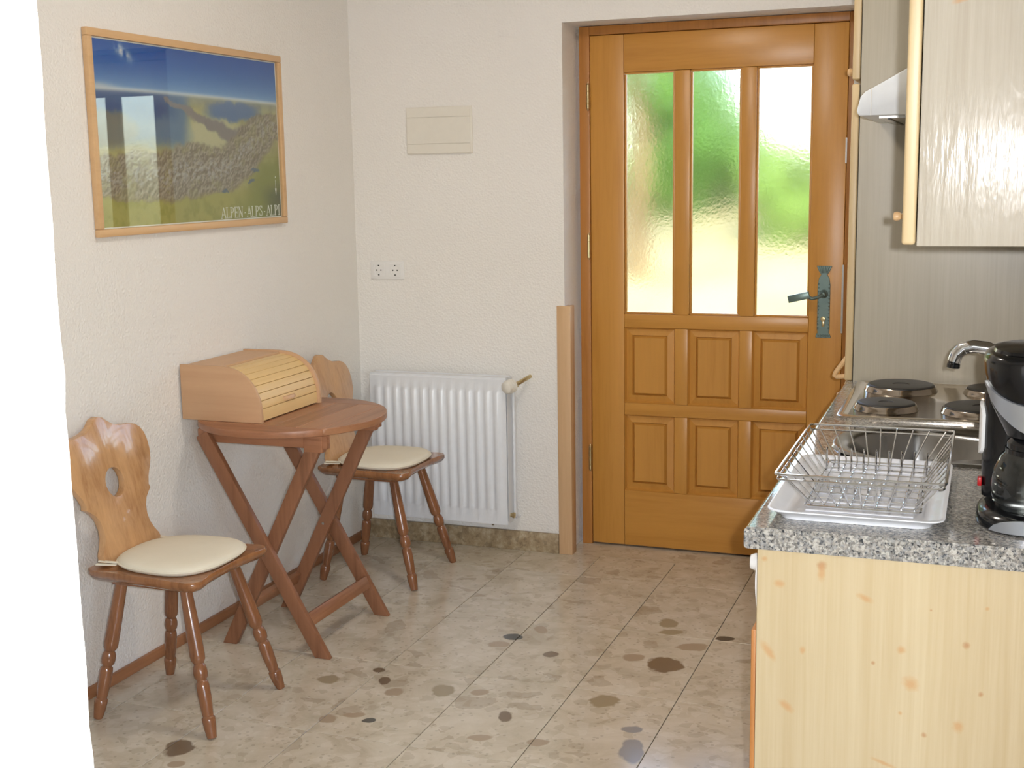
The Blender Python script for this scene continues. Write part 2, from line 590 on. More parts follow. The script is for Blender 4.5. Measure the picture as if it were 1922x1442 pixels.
    D['socket_dark'] = simple('socket_hole_dark', hexc(40, 38, 36), 0.6)
    D['black_plastic'] = simple('black_plastic', hexc(16, 17, 19), 0.16, 0, 0.6)
    D['silver_plastic'] = simple('silver_plastic', hexc(176, 180, 186), 0.3, 0.6)
    D['red_switch'] = simple('red_switch_plastic', hexc(176, 20, 24), 0.3)
    D['chrome'] = simple('chrome', (0.82, 0.83, 0.85, 1), 0.09, 1.0)
    D['steel'] = Mat('brushed_steel', 0.22, (0.62, 0.60, 0.57, 1), 1.0)
    st = D['steel']
    st.color(st.mix(st.noise(st.mapping(st.position(), (4, 120, 4)), 1, 3), (0.52, 0.50, 0.47, 1), (0.42, 0.40, 0.38, 1)))
    D['steel'] = st.m
    D['basin_steel'] = simple('basin_steel', (0.40, 0.40, 0.40, 1), 0.2, 1.0)
    D['hob_steel'] = simple('hob_steel', (0.66, 0.60, 0.52, 1), 0.16, 1.0)
    D['ring_steel'] = simple('hotplate_ring_steel', (0.46, 0.40, 0.34, 1), 0.14, 1.0)
    D['cast_iron'] = simple('hotplate_iron', hexc(62, 60, 58), 0.42, 0.3)
    D['brass'] = simple('hinge_brass', (0.62, 0.50, 0.28, 1), 0.3, 1.0)
    D['iron'] = simple('wrought_iron_green', hexc(112, 130, 126), 0.36, 0.6)
    D['cushion'] = None
    m = Mat('cream_cushion_fabric', 0.85, hexc(222, 206, 172), spec=0.2)
    p = m.coord('Object')
    m.color(m.mix(m.noise(p, 12, 3), hexc(236, 229, 211), hexc(228, 219, 198)))
    m.bump(m.noise(p, 420, 2), 0.15, 0.002)
    D['cushion'] = m.m
    # clear glass that passes light straight (picture glazing, carafe)
    m = Mat('clear_glazing')
    m.t.nodes.remove(m.b)
    out = [n for n in m.t.nodes if n.type == 'OUTPUT_MATERIAL'][0]
    fr = m.math('ADD', m.math('MULTIPLY', m.math('POWER', m.n('ShaderNodeLayerWeight', None, Blend=0.5).outputs['Facing'], 5.0), 0.96), 0.04)
    tr = m.n('ShaderNodeBsdfTransparent', None, Color=(0.97, 0.98, 0.97, 1)).outputs[0]
    gl = m.n('ShaderNodeBsdfGlossy', None, Roughness=0.01).outputs[0]
    mx = m.n('ShaderNodeMixShader', None, Fac=fr, i1=tr, i2=gl).outputs[0]
    m.t.links.new(mx, out.inputs[0])
    D['glazing'] = m.m
    m = Mat('carafe_glass')
    m.t.nodes.remove(m.b)
    out = [n for n in m.t.nodes if n.type == 'OUTPUT_MATERIAL'][0]
    fr = m.math('ADD', m.math('MULTIPLY', m.math('POWER', m.n('ShaderNodeLayerWeight', None, Blend=0.5).outputs['Facing'], 5.0), 0.96), 0.04)
    tr = m.n('ShaderNodeBsdfTransparent', None, Color=(0.92, 0.94, 0.92, 1)).outputs[0]
    gl = m.n('ShaderNodeBsdfGlossy', None, Roughness=0.02).outputs[0]
    mx = m.n('ShaderNodeMixShader', None, Fac=m.math('ADD', fr, 0.04), i1=tr, i2=gl).outputs[0]
    m.t.links.new(mx, out.inputs[0])
    D['carafe'] = m.m
    # textured privacy glass of the door
    m = Mat('textured_glass')
    m.t.nodes.remove(m.b)
    out = [n for n in m.t.nodes if n.type == 'OUTPUT_MATERIAL'][0]
    p = m.position()
    h = m.math('ADD', m.noise(p, 60, 3), m.math('MULTIPLY', m.voronoi(p, 90), 0.5))
    bp = m.n('ShaderNodeBump', None, Strength=0.10, Distance=0.003, Height=h).outputs[0]
    g = m.n('ShaderNodeBsdfGlass', None, Roughness=0.13, IOR=1.45, Normal=bp).outputs[0]
    m.t.links.new(g, out.inputs[0])
    D['privacy'] = m.m
    # outdoors
    m = Mat('dry_lawn', 0.95, spec=0.1)
    n = m.noise(m.position(), 1.2, 5)
    m.color(m.ramp(n, [(0.3, hexc(138, 124, 76)), (0.55, hexc(164, 150, 104)), (0.75, hexc(120, 120, 66))]))
    D['lawn'] = m.m
    D['paving'] = simple('terrace_paving', hexc(214, 204, 186), 0.8)
    m = Mat('bark', 0.9, spec=0.1)
    m.color(m.ramp(m.noise(m.mapping(m.position(), (14, 14, 3)), 1, 4), [(0.3, hexc(78, 62, 40)), (0.7, hexc(132, 108, 70))]))
    D['bark'] = m.m
    for nm, a, b in (('leaf', (56, 92, 28), (100, 140, 46)), ('leaf_light', (92, 124, 44), (144, 168, 74))):
        m = Mat(nm, 0.6, spec=0.2)
        m.color(m.mix(m.noise(m.position(), 3, 3), hexc(*a), hexc(*b)))
        m.b.inputs['Transmission Weight'].default_value = 0.0
        D[nm] = m.m
    D['house_white'] = simple('house_render_white', hexc(244, 242, 236), 0.9)
    D['house_roof'] = simple('house_roof_tile', hexc(150, 92, 66), 0.8)
    D['house_glass'] = simple('house_window_dark', hexc(70, 80, 90), 0.2)
    m = Mat('lamp_glow')
    m.b.inputs['Emission Color'].default_value = (1.0, 0.93, 0.84, 1)
    m.b.inputs['Emission Strength'].default_value = 36.0
    D['lamp'] = m.m
    # the Alps print, painted per vertex
    m = Mat('map_print', 0.6, spec=0.3)
    m.color(m.n('ShaderNodeVertexColor', {'layer_name': 'print'}).outputs[0])
    D['print'] = m.m
    D['print_white'] = simple('print_lettering', hexc(232, 234, 222), 0.6)
    D['print_margin'] = simple('print_margin', hexc(236, 236, 232), 0.6)
    return D


MT = make_materials()

# ------------------------------------------------------------------ room shell
DX0, DX1, DZ = 0.882, 1.935, 2.03         # door recess in the back wall
BT = 0.32                                   # back wall thickness
LF0, LF1, LY = 0.941, 1.899, 0.16           # door leaf and its plane

w = MB().box(-0.25, 0, ROOM_Y0 - 0.25, BT, 0, CEIL)
struct('wall_left', w, MT['plaster'], 'white rough-plastered side wall carrying the framed map')

w = MB()
w.box(0, DX0, 0, BT, 0, CEIL)
w.box(DX1, KX + 0.2, 0, BT, 0, CEIL)
w.box(DX0, DX1, 0, BT, DZ, CEIL)
struct('wall_back', w, MT['plaster'], 'cream rough-plastered wall around the wooden door', bevel=0.0)

w = MB().box(KX, KX + 0.2, -2.75, 0, 0, CEIL)
struct('wall_kitchen', w, MT['plaster'], 'white plastered wall behind the kitchen units')
w = MB().box(KX + 0.2, ROOM_X1 + 0.25, -2.75, -2.55, 0, CEIL)
struct('wall_return', w, MT['plaster'], 'white plastered return wall beyond the kitchen')
y0, y1, z0, z1 = WIN_SIDE
w = MB()
w.box(ROOM_X1, ROOM_X1 + 0.25, ROOM_Y0 - 0.25, y0, 0, CEIL)
w.box(ROOM_X1, ROOM_X1 + 0.25, y1, -2.75, 0, CEIL)
w.box(ROOM_X1, ROOM_X1 + 0.25, y0, y1, 0, z0)
w.box(ROOM_X1, ROOM_X1 + 0.25, y0, y1, z1, CEIL)
struct('wall_right', w, MT['plaster'], 'white plastered wall with the wide window')
x0, x1, z0, z1 = WIN_REAR
w = MB()
w.box(0, x0, ROOM_Y0 - 0.25, ROOM_Y0, 0, CEIL)
w.box(x1, ROOM_X1, ROOM_Y0 - 0.25, ROOM_Y0, 0, CEIL)
w.box(x0, x1, ROOM_Y0 - 0.25, ROOM_Y0, 0, z0)
w.box(x0, x1, ROOM_Y0 - 0.25, ROOM_Y0, z1, CEIL)
struct('wall_rear', w, MT['plaster'], 'white plastered rear wall with a window')
struct('ceiling', MB().box(-0.25, ROOM_X1 + 0.25, ROOM_Y0 - 0.25, BT, CEIL, CEIL + 0.15), MT['ceiling'], 'white ceiling')

# partition whose rough end stands close to the camera
PX, PY0, PY1 = 1.764, -4.08, -3.857
w = MB()
n = 90
rng = random.Random(3)
ring = []
for i in range(n + 1):
    z = CEIL * i / n
    j = lambda s=0.0007: rng.uniform(-s, s)
    ring.append([(0, PY0, z), (PX + j(), PY0 + j(), z), (PX + j(0.0006), (PY0 + PY1) / 2, z), (PX + j(), PY1 + j(0.0008), z), (0, PY1, z)])
vs = [p for r in ring for p in r]
fs = []
for i in range(n):
    for k in range(5):
        a, b = i * 5 + k, i * 5 + (k + 1) % 5
        fs.append((a, b, b + 5, a + 5))
fs.append((4, 3, 2, 1, 0))
fs.append(tuple(n * 5 + k for k in range(5)))
w.add(vs, fs)
struct('wall_partition', w, MT['plaster'], 'rough end of a white plastered partition, lit very brightly')

# floor: slab plus single tiles
fl_o = struct('floor', MB().box(-0.25, ROOM_X1 + 0.25, ROOM_Y0 - 0.25, BT, -0.12, -0.003), MT['grout'], 'polished beige breccia tile floor')
TX0, TS, TY0, TL, GAP = 0.7176, 0.3004, -0.758, 0.503, 0.0024
xs = [0.0] + [TX0 + TS * k for k in range(-2, 13) if 0 < TX0 + TS * k < ROOM_X1] + [ROOM_X1]
ys = [0.0] + [TY0 - TL * k for k in range(-1, 15) if ROOM_Y0 < TY0 - TL * k < 0] + [ROOM_Y0]
tile_cache = {}
for i in range(len(xs) - 1):
    for j in range(len(ys) - 1):
        xa, xb, yb, ya = xs[i], xs[i + 1], ys[j], ys[j + 1]
        if xa > KX and yb > -2.6: continue
        key = (round(xb - xa, 4), round(yb - ya, 4))
        if key not in tile_cache:
            hx, hy = key[0] / 2 - GAP / 2, key[1] / 2 - GAP / 2
            me = mesh_from(MB().box(-hx, hx, -hy, hy, -0.01, 0), 'tile', bevel=0.0006, seg=1)
            me.materials.append(MT['tile'])
            tile_cache[key] = me
        o = bpy.data.objects.new('tile', tile_cache[key])
        o.location = ((xa + xb) / 2, (ya + yb) / 2, 0)
        col.objects.link(o)
        o.parent = fl_o
part('threshold_slab', MB().box(DX0 + 0.001, DX1 - 0.001, 0.001, 0.30, -0.003, 0.0), MT['tile'], fl_o)

# skirtings and corner guard
struct('baseboard_left', MB().box(0, 0.014, -3.85, -0.02, 0.0, 0.034), MT['base'], 'low brown wooden skirting strip along the side wall', bevel=0.003)
struct('baseboard_back', MB().box(0.002, 0.853, -0.016, 0, 0.0, 0.078), MT['skirting'], 'mottled stone skirting under the radiator', bevel=0.002)
g = MB().prism([(0.855, -0.017), (0.910, -0.017), (0.910, 0.035), (0.8825, 0.035), (0.8825, 0.0), (0.855, 0.0)], 'z', 0.0, 0.981)
struct('trim_1', g, MT['guard'], 'pale wooden corner guard on the edge of the door recess', bevel=0.002)


# ------------------------------------------------------------------ windows behind the camera
def window(name, label, boxfn):
    t = thing(name, boxfn['at'], label, None, None, 'structure')
    for nm, mb in boxfn['parts']:
        part(nm, mb, MT['white_plastic'], t, bevel=0.004)
    for mb in boxfn['panes']:
        part('pane', mb, MT['glazing'], t)


y0, y1, z0, z1 = WIN_SIDE
X = ROOM_X1 + 0.16
ps = [('window_frame', MB().box(X, X + 0.06, y0, y1, z0, z0 + 0.07).box(X, X + 0.06, y0, y1, z1 - 0.07, z1).box(X, X + 0.06, y0, y0 + 0.07, z0 + 0.07, z1 - 0.07).box(X, X + 0.06, y1 - 0.07, y1, z0 + 0.07, z1 - 0.07))]
pn = []
nw = 3
step = (y1 - y0 - 0.14) / nw
for k in range(nw):
    a = y0 + 0.07 + step * k
    pn.append(MB().box(X + 0.027, X + 0.031, a + 0.035, a + step - 0.035, z0 + 0.07, z1 - 0.07))
    if k:
        ps.append(('mullion', MB().box(X, X + 0.06, a - 0.035, a + 0.035, z0 + 0.07, z1 - 0.07)))
window('window_1', 'wide white-framed window in the side wall', {'at': (X, (y0 + y1) / 2, z0), 'parts': ps, 'panes': pn})
x0, x1, z0, z1 = WIN_REAR
Y = ROOM_Y0 - 0.22
ps = [('window_frame', MB().box(x0, x1, Y, Y + 0.06, z0, z0 + 0.07).box(x0, x1, Y, Y + 0.06, z1 - 0.07, z1).box(x0, x0 + 0.07, Y, Y + 0.06, z0 + 0.07, z1 - 0.07).box(x1 - 0.07, x1, Y, Y + 0.06, z0 + 0.07, z1 - 0.07)),
      ('mullion', MB().box((x0 + x1) / 2 - 0.05, (x0 + x1) / 2 + 0.05, Y, Y + 0.06, z0 + 0.07, z1 - 0.07))]
mid = (x0 + x1) / 2
pn = [MB().box(x0 + 0.07, mid - 0.05, Y + 0.027, Y + 0.031, z0 + 0.07, z1 - 0.07), MB().box(mid + 0.05, x1 - 0.07, Y + 0.027, Y + 0.031, z0 + 0.07, z1 - 0.07)]
window('window_2', 'white-framed two-light window in the rear wall', {'at': (mid, Y, z0), 'parts': ps, 'panes': pn})

# ------------------------------------------------------------------ front door
d = thing('door_1', ((LF0 + LF1) / 2, LY, 0), 'honey-coloured wooden door with three textured panes and six raised panels', None, None, 'structure')
fr = MB()
fr.box(DX0 + 0.016, LF0 - 0.002, LY - 0.004, LY + 0.09, 0, DZ - 0.002)
fr.box(LF1 + 0.002, DX1 - 0.001, LY - 0.004, LY + 0.09, 0, DZ - 0.002)
fr.box(LF0 - 0.002, LF1 + 0.002, LY - 0.004, LY + 0.09, 1.995, DZ - 0.002)
fr.box(LF0 - 0.001, LF1 + 0.001, LY + 0.0465, LY + 0.085, 0, 0.022)
fr.box(LF0 - 0.001, LF0 + 0.012, LY + 0.0465, LY + 0.085, 0.022, 1.994).box(LF1 - 0.012, LF1 + 0.001, LY + 0.0465, LY + 0.085, 0.022, 1.994)
fr.box(LF0 + 0.012, LF1 - 0.012, LY + 0.0465, LY + 0.085, 1.98, 1.994)
part('door_frame', fr, MT['door_dark'], d, bevel=0.003)
YB = LY + 0.045
PTOP, PBOT = 1.8536, 0.9365
COLS = [(1.079, 1.2693), (1.3287, 1.519), (1.5755, 1.772)]
SL, SR = 1.0735, 1.7775
part('stile', MB().box(LF0, SL - 0.0007, LY, YB, 0.008, 1.993), MT['door'], d, bevel=0.0025)
part('stile', MB().box(SR + 0.0007, LF1, LY, YB, 0.008, 1.993), MT['door'], d, bevel=0.0025)
part('top_rail', MB().box(SL, SR, LY + 0.0005, YB, PTOP, 1.993), MT['door_h'], d, bevel=0.002)
part('middle_rail', MB().box(SL, SR, LY + 0.0005, YB, 0.884, PBOT), MT['door_h'], d, bevel=0.002)
part('lower_rail', MB().box(SL, SR, LY + 0.0005, YB, 0.538, 0.586), MT['door_h'], d, bevel=0.002)
part('bottom_rail', MB().box(SL, SR, LY + 0.0005, YB, 0.008, 0.232), MT['door_h'], d, bevel=0.002)
MC = [(COLS[0][1], COLS[1][0]), (COLS[1][1], COLS[2][0])]
for a, b in MC:
    part('mullion', MB().box(a, b, LY + 0.0005, YB, PBOT + 0.0005, PTOP - 0.0005), MT['door'], d, bevel=0.004)
    part('mullion', MB().box(a + 0.004, b - 0.004, LY + 0.0005, YB, 0.5865, 0.8835), MT['door'], d, bevel=0.003)
    part('mullion', MB().box(a + 0.004, b - 0.004, LY + 0.0005, YB, 0.2325, 0.5375), MT['door'], d, bevel=0.003)
EDG = [SL, MC[0][0] + 0.004, MC[0][1] - 0.004, MC[1][0] + 0.004, MC[1][1] - 0.004, SR]
for (z0, z1) in ((0.5865, 0.8835), (0.2325, 0.5375)):
    for k in range(3):
        a, b = EDG[2 * k], EDG[2 * k + 1]
        i0, i1, i2 = 0.006, 0.030, 0.034
        rc = [(a, b, z0, z1, YB - 0.004), (a, b, z0, z1, LY + 0.004),
              (a + i0, b - i0, z0 + i0, z1 - i0, LY + 0.017),
              (a + i1, b - i1, z0 + i1, z1 - i1, LY + 0.009),
              (a + i1 + 0.002, b - i1 - 0.002, z0 + i1 + 0.002, z1 - i1 - 0.002, LY + 0.016),
              (a + i2 + 0.006, b - i2 - 0.006, z0 + i2 + 0.006, z1 - i2 - 0.006, LY + 0.004)]
        part('panel', MB().frame(rc), MT['door'], d, angle=20)
GLX = [(SL, COLS[0][1]), COLS[1], (COLS[2][0], SR)]
for (a, b) in GLX:
    part('pane', MB().box(a, b, LY + 0.022, LY + 0.027, PBOT, PTOP), MT['privacy'], d, 'textured privacy glass')
    bd = MB()
    q = 0.008
    bd.box(a, b, LY + 0.010, LY + 0.022, PBOT, PBOT + q).box(a, b, LY + 0.010, LY + 0.022, PTOP - q, PTOP)
    bd.box(a, a + q, LY + 0.010, LY + 0.022, PBOT + q, PTOP - q).box(b - q, b, LY + 0.010, LY + 0.022, PBOT + q, PTOP - q)
    part('glazing_bead', bd, MT['door'], d, bevel=0.003)
for (z0, z1) in ((1.721, 1.814), (1.152, 1.245), (0.308, 0.408)):
    L = z1 - z0
    pr = [(0.0, -0.006), (0.0035, -0.005), (0.0045, 0.0), (0.0068, 0.002), (0.0068, L * 0.2), (0.0058, L * 0.205), (0.0068, L * 0.215),
          (0.0068, L * 0.70), (0.0058, L * 0.71), (0.0068, L * 0.72), (0.0068, L - 0.002), (0.0045, L), (0.0035, L + 0.005), (0.0, L + 0.006)]
    part('hinge', MB().lathe(pr, (0.9345, LY - 0.009, z0), n=12, cap=False), MT['brass'], d, 'brass barrel hinge')
# wrought handle
hx, hy = 1.832, LY - 0.005
pl = []
zz = [0.866, 0.872, 0.880, 0.884, 0.90, 1.06, 1.085, 1.098, 1.103, 1.112, 1.131]
ww = [0.027, 0.027, 0.024, 0.020, 0.0225, 0.0225, 0.019, 0.011, 0.014, 0.020, 0.028]
pl = [(hx - b, z) for z, b in zip(zz, ww)] + [(hx + b, z) for z, b in reversed(list(zip(zz, ww)))]
hp = part('handle_plate', MB().prism(pl, 'y', hy, LY + 0.0005), MT['iron'], d, 'green-black wrought iron lock plate', bevel=0.0012, seg=1)
for k in range(13):
    for sx in (-1, 1):
        z = 0.902 + k * 0.0135
        part('bead', MB().lathe([(0.0, 0.0), (0.0034, 0.0012), (0.0024, 0.0034), (0.0, 0.0042)], (hx + sx * 0.0198, hy + 0.0002, z), (0, -1, 0), 8, False), MT['iron'], hp)
for k in range(6):
    x = hx - 0.0185 + k * 0.0074
    part('crown_rib', MB().tube([(hx + (x - hx) * 0.55, hy - 0.001, 1.104), (x, hy - 0.002, 1.129)], 0.0018, 6), MT['iron'], hp)
for k in range(5):
    x = hx - 0.018 + k * 0.009
    part('foot_bead', MB().lathe([(0.0, 0.0), (0.004, 0.001), (0.003, 0.004), (0.0, 0.005)], (x, hy, 0.874), (0, -1, 0), 8, False), MT['iron'], hp)
lv = MB()
lv.lathe([(0.0, 0), (0.016, 0.0), (0.016, 0.006), (0.010, 0.010), (0.008, 0.03), (0.0, 0.031)], (hx, hy, 1.028), (0, -1, 0), 16, False)
lv.tube([(hx, hy - 0.028, 1.028), (hx - 0.016, hy - 0.040, 1.019), (hx - 0.036, hy - 0.045, 1.014), (hx - 0.052, hy - 0.046, 1.020), (hx - 0.056, hy - 0.046, 1.024)], [0.007, 0.0065, 0.0065, 0.0075, 0.009], 10)
lv.bar((hx - 0.046, hy - 0.046, 1.028), (hx - 0.122, hy - 0.046, 1.010), 0.026, 0.017, (0, 0, 1))
part('handle_lever', lv, MT['iron'], d, 'wrought iron lever handle', bevel=0.002)
part('lock_cylinder', MB().lathe([(0.0, 0), (0.0095, 0.0), (0.0095, 0.008), (0.008, 0.010), (0.0, 0.010)], (hx, hy, 0.936), (0, -1, 0), 14, False)
     .box(hx - 0.005, hx + 0.005, hy - 0.008, hy, 0.908, 0.930), MT['brass'], d, 'brass lock cylinder', bevel=0.001)
part('strike_plate', MB().box(LF1 - 0.004, LF1 + 0.003, LY - 0.0065, LY + 0.001, 0.885, 1.135), MT['steel'], d, 'thin bright metal edge plate')
part('strike_plate', MB().box(LF1 - 0.003, LF1 + 0.003, LY - 0.0065, LY + 0.001, 1.50, 1.59), MT['steel'], d, 'thin bright metal edge plate')

# ------------------------------------------------------------------ framed map
py0, py1, pz0, pz1 = -1.602, -0.5575, 1.321, 1.906
FT, FW = 0.020, 0.0225
pic = thing('framed_map', (0, (py0 + py1) / 2, pz0), 'framed relief map of mountains in a pale wooden frame', 'picture')
for (a, b, c, e, nm) in ((py0, py1, pz1 - FW, pz1, 'frame_rail'), (py0, py1, pz0, pz0 + FW, 'frame_rail'), (py0, py0 + FW, pz0 + FW, pz1 - FW, 'frame_stile'), (py1 - FW, py1, pz0 + FW, pz1 - FW, 'frame_stile')):
    part(nm, MB().box(0.001, FT, a, b, c, e), MT['frame_wood'], pic, bevel=0.003)
iy0, iy1, iz0, iz1 = py0 + FW, py1 - FW, pz0 + FW, pz1 - FW
part('print_margin', MB().box(0.003, 0.0068, iy0, iy1, iz0, iz1), MT['print_margin'], pic)


def fractal(nx, ny, base, octv, seed, pers=0.5):
    rg = np.random.RandomState(seed)
    out = np.zeros((ny, nx))
    amp, tot = 1.0, 0.0
    fx, fy = base
    for o in range(octv):
        gx, gy = int(fx) + 2, int(fy) + 2
        g = rg.rand(gy, gx)
        X_ = np.linspace(0, fx, nx) % (gx - 1)
        Y_ = np.linspace(0, fy, ny) % (gy - 1)
        xi, yi = X_.astype(int), Y_.astype(int)
        tx, ty = X_ - xi, Y_ - yi
        tx, ty = tx * tx * (3 - 2 * tx), ty * ty * (3 - 2 * ty)
        A = g[np.ix_(yi, xi)]; B = g[np.ix_(yi, xi + 1)]; C_ = g[np.ix_(yi + 1, xi)]; D_ = g[np.ix_(yi + 1, xi + 1)]
        out += amp * ((A * (1 - tx) + B * tx) * (1 - ty)[:, None] + (C_ * (1 - tx) + D_ * tx) * ty[:, None])
        tot += amp
        amp *= pers
        fx *= 2; fy *= 2
    return out / tot


def paint_map(nx, ny):
    u = np.linspace(0, 1, nx)[None, :].repeat(ny, 0)
    v = np.linspace(0, 1, ny)[:, None].repeat(nx, 1)
    n1 = fractal(nx, ny, (6, 4), 5, 1)
    n2 = fractal(nx, ny, (26, 14), 4, 2, 0.6)
    n3 = fractal(nx, ny, (70, 46), 3, 3, 0.8)
    wu, wv = u + (n1 - 0.5) * 0.10, v + (n2 - 0.5) * 0.06
    c = lambda *a: np.array([x / 255 for x in a])
    img = np.zeros((ny, nx, 3))

    def lay(mask, colr):
        nonlocal img
        mask = np.clip(mask, 0, 1)[..., None]
        img = img * (1 - mask) + colr * mask
    sm = lambda x, a, b: np.clip((x - a) / (b - a), 0, 1) ** 2 * (3 - 2 * np.clip((x - a) / (b - a), 0, 1))
    # ground plain
    gnd = c(164, 158, 108)[None, None] * (0.82 + 0.36 * n2[..., None])
    img = gnd.copy()
    # yellow-green lowland at the foot
    lay(1 - sm(wv, 0.12, 0.24), c(160, 156, 84))
    lay((1 - sm(wv, 0.05, 0.28)) * sm(n2, 0.45, 0.65) * 0.5, c(126, 132, 58))
    # right lowland
    lay(sm(wu - 0.55 * (wv), 0.62, 0.78) * (1 - sm(wv, 0.30, 0.5)), c(128, 134, 58))
    # pale inner plain
    dd = np.hypot((wu - 0.60) / 0.22, (wv - 0.52) / 0.12)
    lay(1 - sm(dd, 0.6, 1.2), c(186, 184, 146))
    # bay / sea on the left
    lay((1 - sm(wu, 0.40, 0.47)) * sm(wv, 0.40, 0.5), c(86, 116, 150))
    lay((1 - sm(wu, 0.28, 0.42)) * sm(wv, 0.56, 0.64), c(46, 82, 138))
    lay((1 - sm(np.hypot((wu - 0.05) / 0.16, (wv - 0.53) / 0.10), 0.7, 1.1)) * 0.8, c(120, 118, 106))
    # far sea right of the peninsula
    lay((1 - sm(np.hypot((wu - 0.72) / 0.20, (wv - 0.665) / 0.07), 0.6, 1.1)), c(82, 112, 160))
    # far peninsula
    t = np.clip((wu - 0.33) / 0.40, 0, 1)
    pen = np.abs(wv - (0.70 - 0.19 * t)) / (0.018 + 0.035 * t)
    lay((1 - sm(pen, 0.6, 1.3)) * (wu > 0.32) * (wu < 0.80), c(128, 122, 122))
    # mountain arc
    pts = np.array([(-0.05, 0.27), (0.12, 0.27), (0.33, 0.27), (0.48, 0.31), (0.62, 0.30), (0.76, 0.36), (0.84, 0.47), (0.91, 0.57), (1.03, 0.61)])
    wd = np.array([0.12, 0.13, 0.16, 0.175, 0.14, 0.125, 0.11, 0.10, 0.08])
    best = np.full(u.shape, 9.0)
    for (a, b, r0, r1) in zip(pts[:-1], pts[1:], wd[:-1], wd[1:]):
        ab = b - a
        tt = np.clip(((wu - a[0]) * ab[0] + (wv - a[1]) * ab[1]) / (ab @ ab), 0, 1)
        dist = np.hypot(wu - a[0] - tt * ab[0], (wv - a[1] - tt * ab[1])) / (r0 + (r1 - r0) * tt)
        best = np.minimum(best, dist)
    mm = 1 - sm(best, 0.75, 1.05)
    lay(mm, c(124, 112, 96))
    n4 = fractal(nx, ny, (72, 42), 2, 9, 0.6)
    rid = 1 - 2 * np.abs(n4 - 0.5) * 2.2
    gx = np.gradient(n4 + 0.4 * n3, axis=1) - np.gradient(n4 + 0.4 * n3, axis=0)
    sh = np.clip(0.45 + gx * 5 + 0.25 * (rid - 0.5), 0, 1)
    rock = c(116, 108, 96)[None, None] * (1 - sh[..., None]) + c(168, 159, 144)[None, None] * sh[..., None]
    img = img * (1 - 0.85 * mm[..., None]) + rock * 0.85 * mm[..., None]
    snow = mm * (1 - sm(best, 0.15, 0.6)) * sm(n3, 0.48, 0.66)
    lay(snow * 0.5, c(180, 180, 190))
    lay(mm * sm(n2, 0.5, 0.68) * 0.4, c(150, 146, 98))
    # dark green corner
    lay(sm(wu, 0.84, 1.0) * (1 - sm(wv, 0.12, 0.24)), c(70, 78, 48))
    # lakes
    for (a, b, r1, r2) in ((0.86, 0.30, 0.03, 0.016), (0.83, 0.23, 0.02, 0.01), (0.64, 0.17, 0.025, 0.014)):
        lay((1 - sm(np.hypot((wu - a) / r1, (wv - b) / r2), 0.6, 1.0)) * 0.9, c(84, 102, 122))
    # haze and sky
    H0 = 0.735 + 0.012 * np.cos((u - 0.4) * 2.2)
    lay(sm(v, H0 - 0.10, H0) * 0.45, c(120, 140, 176))
    s = np.clip((v - H0) / (1 - H0), 0, 1)[..., None]
    sky = c(116, 160, 212) * (1 - s) ** 1.6 + c(20, 78, 172) * (1 - (1 - s) ** 1.6)
    k = (v > H0)[..., None]
    img = np.where(k, sky, img)
    lay(np.exp(-((v - H0) / 0.012) ** 2) * 0.75, c(214, 222, 226))
    lay(np.exp(-((u - 0.02) / 0.08) ** 2 - ((v - 0.755) / 0.02) ** 2) * 0.7, c(206, 212, 220))
    cl = np.exp(-((u - 0.12 - (0.98 - v) * 0.7) / 0.03) ** 2 - ((v - 0.95) / 0.045) ** 2) * sm(n2, 0.3, 0.6)
    lay(cl, c(224, 222, 226))
    img = img * 0.90 + 0.10 * np.array([0.78, 0.78, 0.74])  # pale veil over the whole print: glass reflection of the wall, painted in
    return np.clip(img, 0, 1)


NX, NY = 460, 252
img = paint_map(NX, NY)
m4 = 0.004
gy = np.linspace(iy0 + m4, iy1 - m4, NX)
gz = np.linspace(iz0 + m4, iz1 - m4, NY)
pme = bpy.data.meshes.new('print')
vv = [(0.0074, float(a) - pic.location.y, float(b) - pic.location.z) for b in gz for a in gy]
ff = [(j * NX + i, j * NX + i + 1, (j + 1) * NX + i + 1, (j + 1) * NX + i) for j in range(NY - 1) for i in range(NX - 1)]
pme.from_pydata(vv, [], ff)
ca = pme.color_attributes.new('print', 'FLOAT_COLOR', 'POINT')
ln = np.where(img <= 0.04045, img / 12.92, ((img + 0.055) / 1.055) ** 2.4)
ca.data.foreach_set('color', np.concatenate([ln, np.ones((NY, NX, 1))], 2).astype(np.float32).ravel())
pme.materials.append(MT['print'])
po = bpy.data.objects.new('print', pme)
col.objects.link(po)
po.parent = pic
po['label'] = 'printed relief map with blue sky and lettering'
ORIGIN[po.name] = Vector(pic.location)


